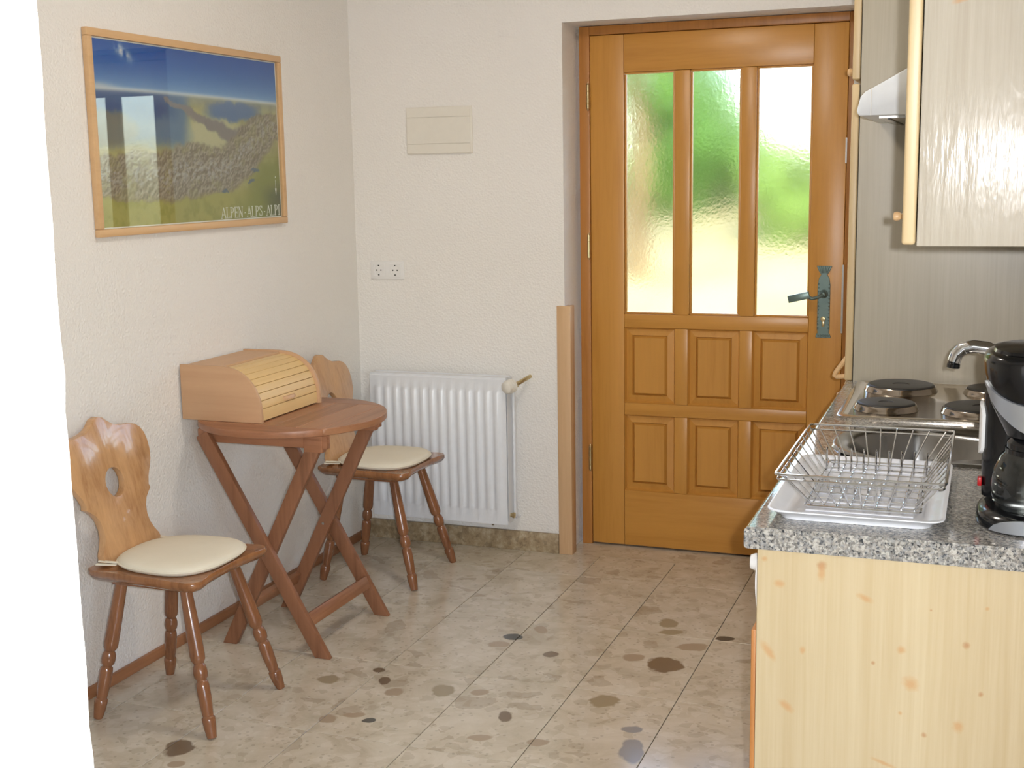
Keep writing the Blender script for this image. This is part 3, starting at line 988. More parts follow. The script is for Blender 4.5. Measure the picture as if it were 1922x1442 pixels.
# serif lettering drawn as strokes
def glyph(ch):
    """strokes (x0,y0,x1,y1,width) in a unit-high cell; returns strokes, advance"""
    T, t = 0.12, 0.055
    S = lambda x, y, w=0.2: (x - w / 2, y, x + w / 2, y, t)
    if ch == 'A': return [(0.05, 0, 0.33, 1, t), (0.33, 1, 0.6, 0, T), (0.14, 0.34, 0.5, 0.34, t), S(0.05, 0.02), S(0.6, 0.02)], 0.66
    if ch == 'L': return [(0.13, 0, 0.13, 1, T), (0.02, 0.02, 0.5, 0.02, t), (0.5, 0, 0.5, 0.22, t), S(0.13, 0.98, 0.26)], 0.56
    if ch == 'P': return [(0.13, 0, 0.13, 1, T), S(0.13, 0.02, 0.26), (0.02, 0.98, 0.32, 0.98, t), (0.32, 0.98, 0.46, 0.86, 0.08), (0.46, 0.88, 0.46, 0.62, T), (0.46, 0.64, 0.32, 0.49, 0.08), (0.13, 0.49, 0.34, 0.49, t)], 0.58
    if ch == 'E': return [(0.13, 0, 0.13, 1, T), (0.02, 0.02, 0.5, 0.02, t), (0.02, 0.98, 0.48, 0.98, t), (0.13, 0.5, 0.38, 0.5, t), (0.5, 0, 0.5, 0.22, t), (0.48, 1, 0.48, 0.8, t), (0.38, 0.4, 0.38, 0.6, t)], 0.58
    if ch == 'N': return [(0.1, 0, 0.1, 1, t), (0.1, 1, 0.55, 0, T), (0.55, 0, 0.55, 1, t), S(0.1, 0.02), S(0.07, 0.98, 0.16), S(0.55, 0.98)], 0.68
    if ch == 'S':
        p = [(0.42, 0.80), (0.36, 0.94), (0.24, 0.98), (0.12, 0.92), (0.08, 0.76), (0.16, 0.62), (0.30, 0.50), (0.42, 0.38), (0.44, 0.22), (0.36, 0.07), (0.22, 0.02), (0.10, 0.08), (0.05, 0.24)]
        return [(p[i][0], p[i][1], p[i + 1][0], p[i + 1][1], 0.085) for i in range(len(p) - 1)] + [(0.43, 0.74, 0.43, 0.98, t), (0.05, 0.02, 0.05, 0.3, t)], 0.54
    if ch == 'I': return [(0.14, 0, 0.14, 1, T), S(0.14, 0.02, 0.26), S(0.14, 0.98, 0.26)], 0.3
    if ch == '-': return [(0.05, 0.42, 0.2, 0.42, 0.08)], 0.26
    return [], 0.14


def lettering(text, y_start, y_end, z_base, height):
    adv = [(glyph(c)) for c in text]
    total = sum(a for _, a in adv)
    kx = (y_end - y_start) / total
    mb = MB()
    x = 0.0
    for st, a in adv:
        for (ax, ay, bx_, by_, wd) in st:
            A_ = Vector((0, y_start + (x + ax) * kx, z_base + ay * height))
            B_ = Vector((0, y_start + (x + bx_) * kx, z_base + by_ * height))
            dr = (B_ - A_)
            if dr.length < 1e-6: continue
            dr.normalize()
            nn = Vector((0, -dr.z, dr.y)) * (wd * height * 0.5)
            ex = dr * (wd * height * 0.12)
            q = [A_ - nn - ex, B_ - nn + ex, B_ + nn + ex, A_ + nn - ex]
            mb.add([(0.0078, p.y, p.z) for p in q] + [(0.0082, p.y, p.z) for p in q], [(3, 2, 1, 0), (4, 5, 6, 7), (0, 1, 5, 4), (1, 2, 6, 5), (2, 3, 7, 6), (3, 0, 4, 7)])
        x += a
    return mb


part('lettering', lettering('ALPEN - ALPS - ALPI', -0.966, -0.592, 1.3510, 0.036), MT['print_white'], pic, 'white serif lettering', smooth=False)
arr = MB()
yy = -0.614
arr.add([(0.0082, yy - 0.0012, 1.43), (0.0082, yy + 0.0012, 1.43), (0.0082, yy + 0.0012, 1.475), (0.0082, yy - 0.0012, 1.475)], [(0, 1, 2, 3)])
arr.add([(0.0082, yy - 0.006, 1.445), (0.0082, yy, 1.420), (0.0082, yy + 0.006, 1.445)], [(0, 1, 2)])
arr.add([(0.0082, yy - 0.003, 1.482), (0.0082, yy + 0.003, 1.482), (0.0082, yy, 1.490)], [(0, 1, 2)])
part('north_arrow', arr, MT['print_white'], pic, 'small white compass arrow', smooth=False)
part('glazing', MB().box(0.0125, 0.0145, iy0, iy1, iz0, iz1), MT['glazing'], pic, 'clear picture glass')

# ------------------------------------------------------------------ wall fittings
fb = thing('fuse_box', (0.38, 0, 1.563), 'flat cream fuse box cover on the wall above the sockets', 'fuse box')
fx0, fx1, fz0, fz1 = 0.242, 0.519, 1.563, 1.743
part('surround', MB().box(fx0, fx1, -0.010, 0, fz0, fz1), MT['cream_plastic'], fb, bevel=0.003)
for (a, b) in ((fz0 + 0.003, fz0 + 0.038), (fz0 + 0.0395, fz1 - 0.0405), (fz1 - 0.039, fz1 - 0.003)):
    part('cover_strip', MB().box(fx0 + 0.004, fx1 - 0.006, -0.013, -0.010, a, b), MT['cream_plastic'], fb, bevel=0.001, seg=1)

sk = thing('double_socket', (0.14, 0, 1.074), 'white double power socket above the radiator', 'socket')
sx0, sx1, sz0, sz1 = 0.066, 0.213, 1.0735, 1.146
part('socket_frame', MB().box(sx0, sx1, -0.008, 0, sz0, sz1), MT['white_plastic'], sk, bevel=0.003)
for k in range(2):
    cx = sx0 + 0.0375 + k * 0.072
    cz = (sz0 + sz1) / 2
    s1 = part('socket_insert', MB().box(cx - 0.026, cx + 0.026, -0.0105, -0.008, cz - 0.027, cz + 0.027), MT['white_plastic'], sk, bevel=0.001, seg=1)
    part('socket_ring', MB().lathe([(0.0205, 0), (0.0215, 0.0015), (0.0195, 0.0015), (0.0185, 0.0005), (0.0, 0.0005)], (cx, -0.0105, cz), (0, -1, 0), 24, False), MT['white_plastic'], s1)
    for dx in (-0.0095, 0.0095):
        part('contact_hole', MB().lathe([(0.0, 0.0006), (0.003, 0.0006), (0.003, 0)], (cx + dx, -0.0106, cz), (0, -1, 0), 10, False), MT['socket_dark'], s1)
    part('earth_clip', MB().box(cx - 0.003, cx + 0.003, -0.0125, -0.0105, cz - 0.021, cz - 0.0165), MT['socket_dark'], s1)
    part('earth_clip', MB().box(cx - 0.003, cx + 0.003, -0.0125, -0.0105, cz + 0.0165, cz + 0.021), MT['socket_dark'], s1)

bp = thing('blank_plate', (0.665, 0, 1.988), 'small painted-over blank wall plate beside the door recess', 'wall plate')
part('cover', MB().box(0.63, 0.70, -0.0035, 0, 1.99, 2.06), MT['plaster'], bp, bevel=0.002)
part('screw', MB().lathe([(0, 0), (0.003, 0), (0.0025, 0.001), (0, 0.0012)], (0.665, -0.0035, 2.025), (0, -1, 0), 8, False), MT['plaster'], bp)

# radiator
RX0, RX1, RZ0, RZ1, RY0, RY1 = 0.089, 0.6725, 0.123, 0.704, -0.105, -0.038
rad = thing('radiator', ((RX0 + RX1) / 2, RY0, RZ0), 'white ribbed panel radiator on the wall behind the chair', 'radiator')
pts = []
NR = 14
pitch = (RX1 - RX0 - 0.036) / NR
fp = [(RX0, 0.0)]
for k in range(NR):
    a = RX0 + 0.018 + pitch * k
    for (q, dpt) in ((0.14, 0.0), (0.24, 0.007), (0.64, 0.007), (0.74, 0.0)):
        fp.append((a + pitch * q, dpt))
fp.append((RX1, 0.0))
zs = [(RZ0 + 0.0, 0), (RZ0 + 0.052, 0), (RZ0 + 0.066, 1), (RZ1 - 0.058, 1), (RZ1 - 0.044, 0), (RZ1 - 0.006, 0), (RZ1, -0.4)]
mb = MB()
vs, fs = [], []
for (z, kf) in zs:
    for (x, dpt) in fp:
        y = RY0 + 0.008 - (dpt * max(kf, 0)) + (0.008 if kf < 0 else 0)
        vs.append((x, y, z))
nf = len(fp)
for j in range(len(zs) - 1):
    for i in range(nf - 1):
        fs.append((j * nf + i, j * nf + i + 1, (j + 1) * nf + i + 1, (j + 1) * nf + i))
mb.add(vs, fs)
part('front_panel', mb, MT['white_enamel'], rad, angle=50)
part('rib_core', MB().box(RX0 + 0.006, RX1 - 0.006, RY0 + 0.0165, RY1 - 0.012, RZ0 + 0.01, RZ1 - 0.006), MT['white_enamel'], rad)
part('back_panel', MB().box(RX0, RX1, RY1 - 0.011, RY1, RZ0, RZ1 - 0.004), MT['white_enamel'], rad, bevel=0.003)
gr = MB().box(RX0 + 0.002, RX1 - 0.002, RY0 + 0.012, RY0 + 0.018, RZ1 - 0.004, RZ1 + 0.004).box(RX0 + 0.002, RX1 - 0.002, RY1 - 0.006, RY1, RZ1 - 0.004, RZ1 + 0.004)
gr.box(RX0 + 0.004, RX1 - 0.004, RY0 + 0.018, RY1 - 0.006, RZ1 - 0.003, RZ1 + 0.002)
part('top_grille', gr, MT['white_enamel'], rad)
part('side_cover', MB().box(RX1, RX1 + 0.002, RY0 + 0.014, RY1, RZ0 + 0.004, RZ1), MT['white_enamel'], rad)
part('side_cover', MB().box(RX0 - 0.002, RX0, RY0 + 0.014, RY1, RZ0 + 0.004, RZ1), MT['white_enamel'], rad)
for x in (RX0 + 0.12, RX1 - 0.12):
    part('wall_bracket', MB().box(x - 0.015, x + 0.015, RY1, 0.0, RZ0 + 0.08, RZ1 - 0.08), MT['white_enamel'], rad)
vz = 0.680
vy = -0.072
va = part('valve_body', MB().lathe([(0, 0), (0.010, 0), (0.010, 0.012), (0.013, 0.013), (0.013, 0.024), (0.010, 0.025), (0.010, 0.04), (0.0, 0.04)], (RX1 + 0.002, vy, vz), (1, 0, 0), 12, False)
          .tube([(RX1 + 0.030, vy, vz), (RX1 + 0.044, vy + 0.01, vz + 0.006), (RX1 + 0.062, vy + 0.035, vz + 0.018), (RX1 + 0.066, 0.0, vz + 0.022)], 0.008, 8), MT['brass'], rad, 'brass valve body')
hd = Vector((-0.35, -0.9, -0.12)).normalized()
ho = Vector((RX1 + 0.03, vy - 0.008, vz))
part('thermostat_head', MB().lathe([(0.0, 0), (0.014, 0.0), (0.022, 0.008), (0.026, 0.012), (0.026, 0.040), (0.023, 0.050), (0.017, 0.054), (0.0, 0.055)], ho, hd, 20, False), MT['cream_plastic'], rad, 'cream thermostat head')
for k in range(3):
    e = ho + hd * (0.016 + 0.008 * k)
    part('head_ring', MB().lathe([(0.0255, 0), (0.0272, 0.001), (0.0272, 0.003), (0.0255, 0.004)], e, hd, 20, False), MT['cream_plastic'], rad)
part('return_pipe', MB().tube([(RX1 + 0.012, -0.045, vz - 0.02), (RX1 + 0.012, -0.045, 0.155), (RX1 + 0.012, -0.03, 0.14), (RX1 + 0.012, 0.0, 0.138)], 0.0065, 10), MT['white_enamel'], rad)
part('lower_valve', MB().lathe([(0, 0), (0.008, 0), (0.008, 0.008), (0.011, 0.009), (0.011, 0.018), (0.006, 0.02), (0, 0.02)], (RX1 + 0.001, -0.07, 0.158), (1, 0, 0), 10, False), MT['brass'], rad)
part('drain_plug', MB().lathe([(0, 0), (0.007, 0), (0.007, 0.006), (0.004, 0.012), (0, 0.012)], (0.60, -0.075, RZ0 + 0.001), (0, 0, -1), 10, False), MT['steel'], rad)


# ------------------------------------------------------------------ chairs
SEAT_Z0, SEAT_Z1 = 0.399, 0.430


def round_poly(pts, r, n=5):
    out = []
    m = len(pts)
    for i in range(m):
        p0, p, p1 = Vector(pts[i - 1]), Vector(pts[i]), Vector(pts[(i + 1) % m])
        a = p + (p0 - p).normalized() * r
        b = p + (p1 - p).normalized() * r
        for k in range(n + 1):
            t = k / n
            q = a * (1 - t) ** 2 + p * 2 * t * (1 - t) + b * t * t
            out.append((q.x, q.y))
    return out


def make_chair(label):
    t = thing('board_back_chair', (0, 0, 0), label, 'chair', 'wooden board-back chairs by the wall')
    # seat (x forward from the wall, y across)
    out = [(0.105, -0.150), (0.128, -0.170), (0.30, -0.178), (0.445, -0.190), (0.470, -0.182), (0.480, -0.160), (0.468, -0.10), (0.463, 0.0),
           (0.468, 0.10), (0.480, 0.160), (0.470, 0.182), (0.445, 0.190), (0.30, 0.178), (0.128, 0.170), (0.105, 0.150)]
    cx, cy = 0.29, 0.0
    mb = MB()
    lay = [(0.90, SEAT_Z0), (0.955, SEAT_Z0 + 0.006), (0.985, SEAT_Z0 + 0.013), (1.0, SEAT_Z0 + 0.018), (1.0, SEAT_Z1 - 0.005), (0.985, SEAT_Z1)]
    vs, fs = [], []
    N = len(out)
    for s_, z in lay:
        for x, y in out:
            vs.append((cx + (x - cx) * s_, cy + (y - cy) * s_, z))
    for j in range(len(lay) - 1):
        for i in range(N):
            i2 = (i + 1) % N
            fs.append((j * N + i, j * N + i2, (j + 1) * N + i2, (j + 1) * N + i))
    fs.append(tuple(range(N - 1, -1, -1)))
    fs.append(tuple((len(lay) - 1) * N + i for i in range(N)))
    mb.add(vs, fs)
    part('seat', mb, MT['chair'], t, angle=40)
    for sx in (-1, 1):
        part('batten', MB().box(0.17, 0.41, sx * 0.11 - 0.025, sx * 0.11 + 0.025, SEAT_Z0 - 0.016, SEAT_Z0 + 0.002), MT['chair_leg'], t, bevel=0.004)
    # backrest board: half profile (half-width, z)
    hp_ = [(0.088, 0.405), (0.095, 0.432), (0.130, 0.440), (0.127, 0.458), (0.112, 0.478), (0.101, 0.500), (0.098, 0.522), (0.103, 0.548), (0.114, 0.566),
           (0.130, 0.580), (0.142, 0.588), (0.139, 0.600), (0.148, 0.622), (0.164, 0.645), (0.178, 0.668), (0.185, 0.695), (0.185, 0.725), (0.180, 0.745),
           (0.168, 0.763), (0.150, 0.775), (0.128, 0.781), (0.104, 0.783), (0.078, 0.786), (0.052, 0.794), (0.034, 0.806), (0.020, 0.817), (0.0, 0.822)]
    outl = [(w_, z) for w_, z in hp_[:-1]] + [(0.0, 0.822)] + [(-w_, z) for w_, z in reversed(hp_[:-1])]
    bm = bmesh.new()
    hole = [(0.039 * math.cos(a), 0.637 + 0.041 * math.sin(a)) for a in [2 * PI * k / 28 for k in range(28)]]

    def loop(pts):
        v_ = [bm.verts.new((0, p[0], p[1])) for p in pts]
        return [bm.edges.new((v_[i], v_[(i + 1) % len(v_)])) for i in range(len(v_))]
    es = loop(outl) + loop(hole)
    bmesh.ops.triangle_fill(bm, edges=es, use_beauty=True, use_dissolve=False)
    ex = bmesh.ops.extrude_face_region(bm, geom=bm.faces[:])
    for g_ in ex['geom']:
        if isinstance(g_, bmesh.types.BMVert): g_.co.x += 0.022
    bmesh.ops.recalc_face_normals(bm, faces=bm.faces)
    sharp = [e for e in bm.edges if len(e.link_faces) == 2 and e.calc_face_angle(0) > R(60)]
    bmesh.ops.bevel(bm, geom=sharp, offset=0.002, segments=2, profile=0.5, affect='EDGES')
    for v_ in bm.verts:
        z = v_.co.z
        v_.co.x = v_.co.x + 0.128 - (z - 0.43) * 0.25
    me = bpy.data.meshes.new('backrest')
    bm.to_mesh(me)
    bm.free()
    me.polygons.foreach_set('use_smooth', [True] * len(me.polygons))
    me.set_sharp_from_angle(angle=R(35))
    me.materials.append(MT['chair_back'])
    o = bpy.data.objects.new('backrest', me)
    col.objects.link(o)
    o.parent = t
    o['label'] = 'scalloped wooden back board with a round hand hole'
    # legs
    prof = [(0.0, 0.0), (0.0145, 0.0), (0.0165, 0.03), (0.0195, 0.30), (0.0205, 0.455), (0.0195, 0.485), (0.0150, 0.505), (0.0135, 0.512), (0.0165, 0.525),
            (0.0190, 0.550), (0.0195, 0.575), (0.0180, 0.600), (0.0140, 0.615), (0.0132, 0.622), (0.0165, 0.632), (0.0180, 0.66), (0.0182, 0.72), (0.0165, 0.80),
            (0.0148, 0.845), (0.0145, 0.855), (0.0178, 0.862), (0.0182, 0.885), (0.0165, 0.935), (0.0128, 0.998), (0.0, 1.0)]
    for (tx, ty, bx_, by_) in ((0.395, -0.115, 0.497, -0.178), (0.395, 0.115, 0.497, 0.178), (0.190, -0.115, 0.118, -0.168), (0.190, 0.115, 0.118, 0.168)):
        a, b = Vector((tx, ty, SEAT_Z0 - 0.004)), Vector((bx_, by_, 0.0))
        L = (b - a).length
        lm = MB().lathe([(r_, h * L) for r_, h in prof], a, b - a, 18, False)
        # flatten the foot onto the floor
        lm.v = [(v[0], v[1], max(v[2], 0.0)) for v in lm.v]
        part('leg', lm, MT['chair_leg'], t, angle=50)
    return t


chair = make_chair('wooden chair with round hand hole in its board back, nearest the bright partition end')
chair.location = (0, -1.710, 0)
chair2 = copy_tree(chair)
chair2.location = (0, -0.420, 0)
chair2['label'] = 'wooden chair in the corner standing in front of the white radiator'


def make_cushion(label, y):
    t = thing('seat_cushion', (0.30, y, SEAT_Z1), label, 'cushion', 'cream seat cushions')
    ol = []
    for k in range(48):
        a = 2 * PI * k / 48
        c_, s_ = math.cos(a), math.sin(a)
        e = 2 / 2.7
        x = 0.160 * abs(c_) ** e * (1 if c_ > 0 else -1)
        wy = 0.163 + 0.014 * (x / 0.160)
        yv = wy * abs(s_) ** e * (1 if s_ > 0 else -1)
        ol.append((x + 0.004, yv))
    lay = [(0.94, 0.0005), (0.985, 0.006), (1.0, 0.0125), (0.985, 0.019), (0.93, 0.0245), (0.80, 0.029), (0.5, 0.032), (0.2, 0.033)]
    mb = MB()
    vs, fs = [], []
    for s_, z in lay:
        for x, yv in ol:
            vs.append((0.30 + x * s_, y + yv * s_, SEAT_Z1 + z))
    N = len(ol)
    for j in range(len(lay) - 1):
        for i in range(N):
            i2 = (i + 1) % N
            fs.append((j * N + i, j * N + i2, (j + 1) * N + i2, (j + 1) * N + i))
    fs.append(tuple(range(N - 1, -1, -1)))
    fs.append(tuple((len(lay) - 1) * N + i for i in range(N)))
    mb.add(vs, fs)
    part('pad', mb, MT['cushion'], t, angle=80)
    z = SEAT_Z1 + 0.0125
    part('piping', MB().tube([(0.30 + x * 1.003, y + yv * 1.003, z) for x, yv in ol], 0.0026, 6, True), MT['cushion'], t)
    for s_ in (-1, 1):
        part('tie_strap', MB().bar((0.185, y + s_ * 0.128, z - 0.003), (0.128, y + s_ * 0.142, z - 0.003), 0.012, 0.003, (0, 1, 0)).bar((0.185, y + s_ * 0.124, z + 0.002), (0.130, y + s_ * 0.132, z + 0.003), 0.010, 0.003, (0, 1, 0)), MT['cushion'], t)
    return t


make_cushion('cream cushion on the chair nearest the bright partition end', -1.710)
make_cushion('cream cushion on the corner chair by the radiator', -0.420)

# ------------------------------------------------------------------ folding table
TC, TR, TZ, TT = (0.302, -1.060), 0.302, 0.727, 0.022
tb = thing('folding_table', (TC[0], TC[1], 0), 'round reddish-brown folding table with crossed legs', 'table')
circ = [(TC[0] + TR * math.cos(2 * PI * k / 72), TC[1] + TR * math.sin(2 * PI * k / 72)) for k in range(72)]
CAPY = 0.205
gp = 0.0006
capn = clip(circ, lambda p: (TC[1] - CAPY) - p[1] - gp)
capf = clip(circ, lambda p: p[1] - (TC[1] + CAPY) - gp)
for c_ in (capn, capf):
    part('end_board', MB().prism(c_, 'z', TZ - TT, TZ), MT['table_x'], tb, bevel=0.003)
mid = clip(clip(circ, lambda p: p[1] - (TC[1] - CAPY)), lambda p: (TC[1] + CAPY) - p[1])
NP = 7
pw = 2 * TR / NP
for k in range(NP):
    xa = TC[0] - TR + pw * k
    q = clip(clip(mid, lambda p: p[0] - xa - gp), lambda p: xa + pw - gp - p[0])
    if len(q) > 2:
        part('plank', MB().prism(q, 'z', TZ - TT, TZ), MT['table_y'], tb, bevel=0.0012 if 0 < k < NP - 1 else 0.002, seg=1)
AZ0, AZ1 = TZ - TT - 0.042, TZ - TT - 0.0005
YN, YF = TC[1] - 0.222, TC[1] + 0.190          # outer leg frame
for y in (TC[1] - 0.195, TC[1] + 0.160):
    part('apron_rail', MB().box(0.075, 0.535, y - 0.011, y + 0.011, AZ0, AZ1), MT['table_x'], tb, bevel=0.003)
LW, LTk = 0.046, 0.021


def leg(xa, xb, y):
    mb = MB().bar((xa, y, AZ0 + 0.030), (xb, y, -0.03), LW, LTk, (1, 0, 0))
    # trim to the floor by shearing the end onto z = 0
    vs = []
    for v in mb.v:
        if v[2] < 0.15:
            top = Vector((xa, y, AZ0 + 0.030)); bot = Vector((xb, y, -0.03))
            dx = (bot.x - top.x) / (bot.z - top.z)
            vs.append((v[0] + (0 - v[2]) * dx, v[1], 0.0))
        else:
            vs.append(v)
    mb.v = vs
    return mb


for y in (YN, YF):
    part('leg', leg(0.105, 0.520, y), MT['table_z'], tb, bevel=0.003)
for y in (YN + 0.026, YF - 0.026):
    part('leg', leg(0.500, 0.135, y), MT['table_z'], tb, bevel=0.003)
t_ = 0.115
xo = 0.520 + (0.105 - 0.520) * (t_ / (AZ0 + 0.03))
part('stretcher', MB().bar((xo, YN + 0.010, t_), (xo, YF - 0.010, t_), 0.042, 0.020, (0.45, 0, -1)), MT['table_y'], tb, bevel=0.003)
xi = 0.135 + (0.500 - 0.135) * (t_ / (AZ0 + 0.03))
part('stretcher', MB().bar((xi, YN + 0.034, t_), (xi, YF - 0.034, t_), 0.042, 0.020, (-0.42, 0, -1)), MT['table_y'], tb, bevel=0.003)
for y in (YN - 0.0125, YN + 0.0385, YF - 0.0385, YF + 0.0125):
    part('pivot_bolt', MB().lathe([(0, 0), (0.005, 0), (0.004, 0.0022), (0, 0.003)], (0.309, y + (0.002 if y < TC[1] else -0.002), 0.318), (0, -1 if y < TC[1] else 1, 0), 10, False), MT['steel'], tb)
part('hinge_block', MB().box(0.455, 0.520, YN + 0.013, YN + 0.040, AZ0 - 0.012, AZ1), MT['table_x'], tb, bevel=0.004)
part('hinge_block', MB().box(0.455, 0.520, YF - 0.040, YF - 0.013, AZ0 - 0.012, AZ1), MT['table_x'], tb, bevel=0.004)

# ------------------------------------------------------------------ bread box
BX0, BX1, BY0, BY1, BZ, BH = 0.008, 0.300, -1.248, -0.866, TZ, 0.177
bb = thing('bread_box', (0.15, (BY0 + BY1) / 2, BZ), 'beech roll-top bread box standing on the round table', 'bread box')


def bprof(inset=0.0):
    pts = [(BX0 + inset * 0, BZ), (BX1 - inset, BZ)]
    cxx, czz, rx, rz = 0.148, BZ + 0.022, BX1 - 0.148 - inset, BH - 0.022 - inset
    for k in range(15):
        a = PI / 2 * k / 14
        pts.append((cxx + rx * math.cos(a) ** 0.9, czz + rz * math.sin(a) ** 0.9))
    pts.append((BX0, BZ + BH - inset))
    return pts


for (a, b) in ((BY0, BY0 + 0.013), (BY1 - 0.013, BY1)):
    part('side_panel', MB().prism(bprof(), 'y', a, b), MT['beech'], bb, bevel=0.003)
ya, yb = BY0 + 0.0135, BY1 - 0.0135
part('bottom_board', MB().box(BX0 + 0.002, BX1 - 0.020, ya, yb, BZ + 0.001, BZ + 0.012), MT['beech_y'], bb)
part('back_board', MB().box(BX0, BX0 + 0.010, ya, yb, BZ + 0.0125, BZ + BH - 0.0155), MT['beech_y'], bb)
part('top_board', MB().box(BX0, 0.152, ya, yb, BZ + BH - 0.015, BZ + BH - 0.005), MT['beech_y'], bb, bevel=0.0015, seg=1)
# tambour slats along the curve
cxx, czz, rx, rz = 0.148, BZ + 0.022, BX1 - 0.148 - 0.010, BH - 0.022 - 0.010
curve = []
for k in range(121):
    a = PI / 2 * (1 - k / 120)
    curve.append(Vector((cxx + rx * max(math.cos(a), 0) ** 0.9, 0, czz + rz * max(math.sin(a), 0) ** 0.9)))
curve.append(Vector((BX1 - 0.010, 0, BZ + 0.003)))
ls = [0.0]
for a, b in zip(curve[:-1], curve[1:]):
    ls.append(ls[-1] + (b - a).length)


def cpt(s_):
    for i in range(len(ls) - 1):
        if ls[i + 1] >= s_:
            t = (s_ - ls[i]) / max(1e-9, ls[i + 1] - ls[i])
            return curve[i].lerp(curve[i + 1], t)
    return curve[-1].copy()


NS = 9
s0 = 0.008
widths = [1.0] * (NS - 1) + [1.5]
tw = sum(widths)
s_ = s0
for k in range(NS):
    L = (ls[-1] - s0) * widths[k] / tw
    a, b = cpt(s_), cpt(s_ + L - 0.0014)
    dr = (b - a).normalized()
    nn = Vector((-dr.z, 0, dr.x))
    if nn.x + nn.z < 0: nn = -nn
    mb = MB()
    q = [a - nn * 0.006, b - nn * 0.006, b, b - dr * 0.0 , a]
    poly = [(a - nn * 0.006), (b - nn * 0.006), (b - dr * 0.0), ((a + b) / 2 + nn * 0.0012), a]
    mb.prism([(p.x, p.z) for p in poly], 'y', ya, yb)
    sl = part('slat', mb, MT['slat'], bb, bevel=0.0008, seg=1)
    if k == NS - 2:
        mpt = (a + b) / 2
        ym = (ya + yb) / 2
        gm = MB()
        n_ = 12
        pp = []
        for i in range(n_ + 1):
            t = i / n_
            yv = ym - 0.038 + 0.076 * t
            hgt = 0.011 * math.sin(PI * t) ** 0.6
            pp.append((yv, hgt))
        vs = []
        for yv, hgt in pp:
            base = mpt + Vector((0, yv, 0))
            vs += [base + dr * 0.006 + nn * 0.0005, base + dr * 0.006 + nn * (0.001 + hgt * 1.0), base - dr * 0.004 + nn * (0.001 + hgt * 0.8), base - dr * 0.006 + nn * 0.0005]
        fs = []
        for i in range(n_):
            for j in range(4):
                j2 = (j + 1) % 4
                fs.append((i * 4 + j, i * 4 + j2, (i + 1) * 4 + j2, (i + 1) * 4 + j))
        fs += [(3, 2, 1, 0), tuple(n_ * 4 + j for j in range(4))]
        gm.add(vs, fs)
        part('grip', gm, MT['beech_y'], bb, 'small wooden finger grip')
    s_ += L

# ------------------------------------------------------------------ kitchen: base units, worktop
CX0, CX1, CY0, CY1, CZ, CT = 2.009, KX - 0.002, -2.417, -0.758, 0.8565, 0.040
TALL_Y0, TALL_Y1 = -0.757, -0.165
wk = thing('worktop', ((CX0 + CX1) / 2, (CY0 + CY1) / 2, CZ - CT), 'speckled grey granite-look worktop of the kitchenette', 'worktop')
SKX0, SKX1, SKY0, SKY1 = 2.105, 2.53, -1.822, -1.452     # cut-out for the sink bowl
r = 0.010
prof = [(SKX0, CZ - CT), (SKX0, CZ)]
for k in range(7):
    a = PI / 2 + PI / 2 * k / 6
    prof.append((CX0 + r + r * math.cos(a), CZ - r + r * math.sin(a)))
for k in range(5):
    a = PI + PI / 2 * k / 4
    prof.append((CX0 + 0.006 + 0.006 * math.cos(a), CZ - CT + 0.006 + 0.006 * math.sin(a)))
top = MB().prism(prof, 'y', CY0, CY1)
top.box(SKX1, CX1, CY0, CY1, CZ - CT, CZ).box(SKX0, SKX1, CY0, SKY0, CZ - CT, CZ).box(SKX0, SKX1, SKY1, CY1, CZ - CT, CZ)
part('slab', top, MT['granite'], wk)

bu = thing('base_unit', (2.33, -1.6, 0), 'light knotty pine base unit with plain end panel under the worktop', 'cabinet')
ZB = CZ - CT - 0.0005
part('end_panel', MB().box(2.031, CX1, -2.402, -2.384, 0.0, ZB), MT['pine'], bu, 'knotty pine end panel', bevel=0.001, seg=1)
part('carcass', MB().box(2.06, CX1, -1.840, CY1 - 0.001, 0.10, 0.60), MT['pine'], bu)
part('carcass_side', MB().box(2.05, CX1, -1.848, -1.842, 0.10, ZB), MT['pine'], bu)
part('plinth', MB().box(2.09, 2.11, -2.383, CY1 - 0.001, 0.0, 0.10), MT['brown_front'], bu)
for (a, b) in ((-1.846, -1.365), (-1.361, -0.760)):
    dr_ = part('cabinet_door', MB().box(2.024, 2.044, a, b, 0.11, ZB - 0.004), MT['pine_edge'], bu, bevel=0.003)
    part('knob', MB().lathe([(0, 0), (0.006, 0), (0.006, 0.010), (0.012, 0.016), (0.012, 0.022), (0.006, 0.028), (0, 0.028)], (2.024, a + 0.05, 0.72), (-1, 0, 0), 14, False), MT['knob'], dr_)

dw = thing('dishwasher', (2.30, -2.08, 0.1), 'built-in dishwasher with white control panel beside the pine end panel', 'dishwasher')
part('body', MB().box(2.045, 2.60, -2.38, -1.850, 0.10, ZB - 0.002), MT['white_enamel'], dw)
pp = []
for k in range(11):
    t = k / 10
    z = 0.680 + (ZB - 0.008 - 0.680) * t
    pp.append((2.0305 - 0.0065 * math.sin(PI * t) ** 0.8, z))
poly = pp + [(2.044, ZB - 0.008), (2.044, 0.680)]
part('control_panel', MB().prism(poly, 'y', -2.381, -1.850), MT['white_plastic'], dw, 'bulging white control panel')
kb = part('dial_knob', MB().lathe([(0, 0), (0.015, 0.0), (0.016, 0.006), (0.013, 0.0145), (0.0, 0.015)], (2.0255, -2.350, 0.772), (-1, 0, 0), 20, False), MT['white_plastic'], dw)
part('vent_strip', MB().box(2.029, 2.044, -2.381, -1.850, 0.662, 0.679), MT['white_plastic'], dw)
part('front_panel', MB().box(2.0215, 2.0305, -2.400, -1.850, 0.10, 0.660), MT['brown_front'], dw, 'brown wooden front', bevel=0.002)

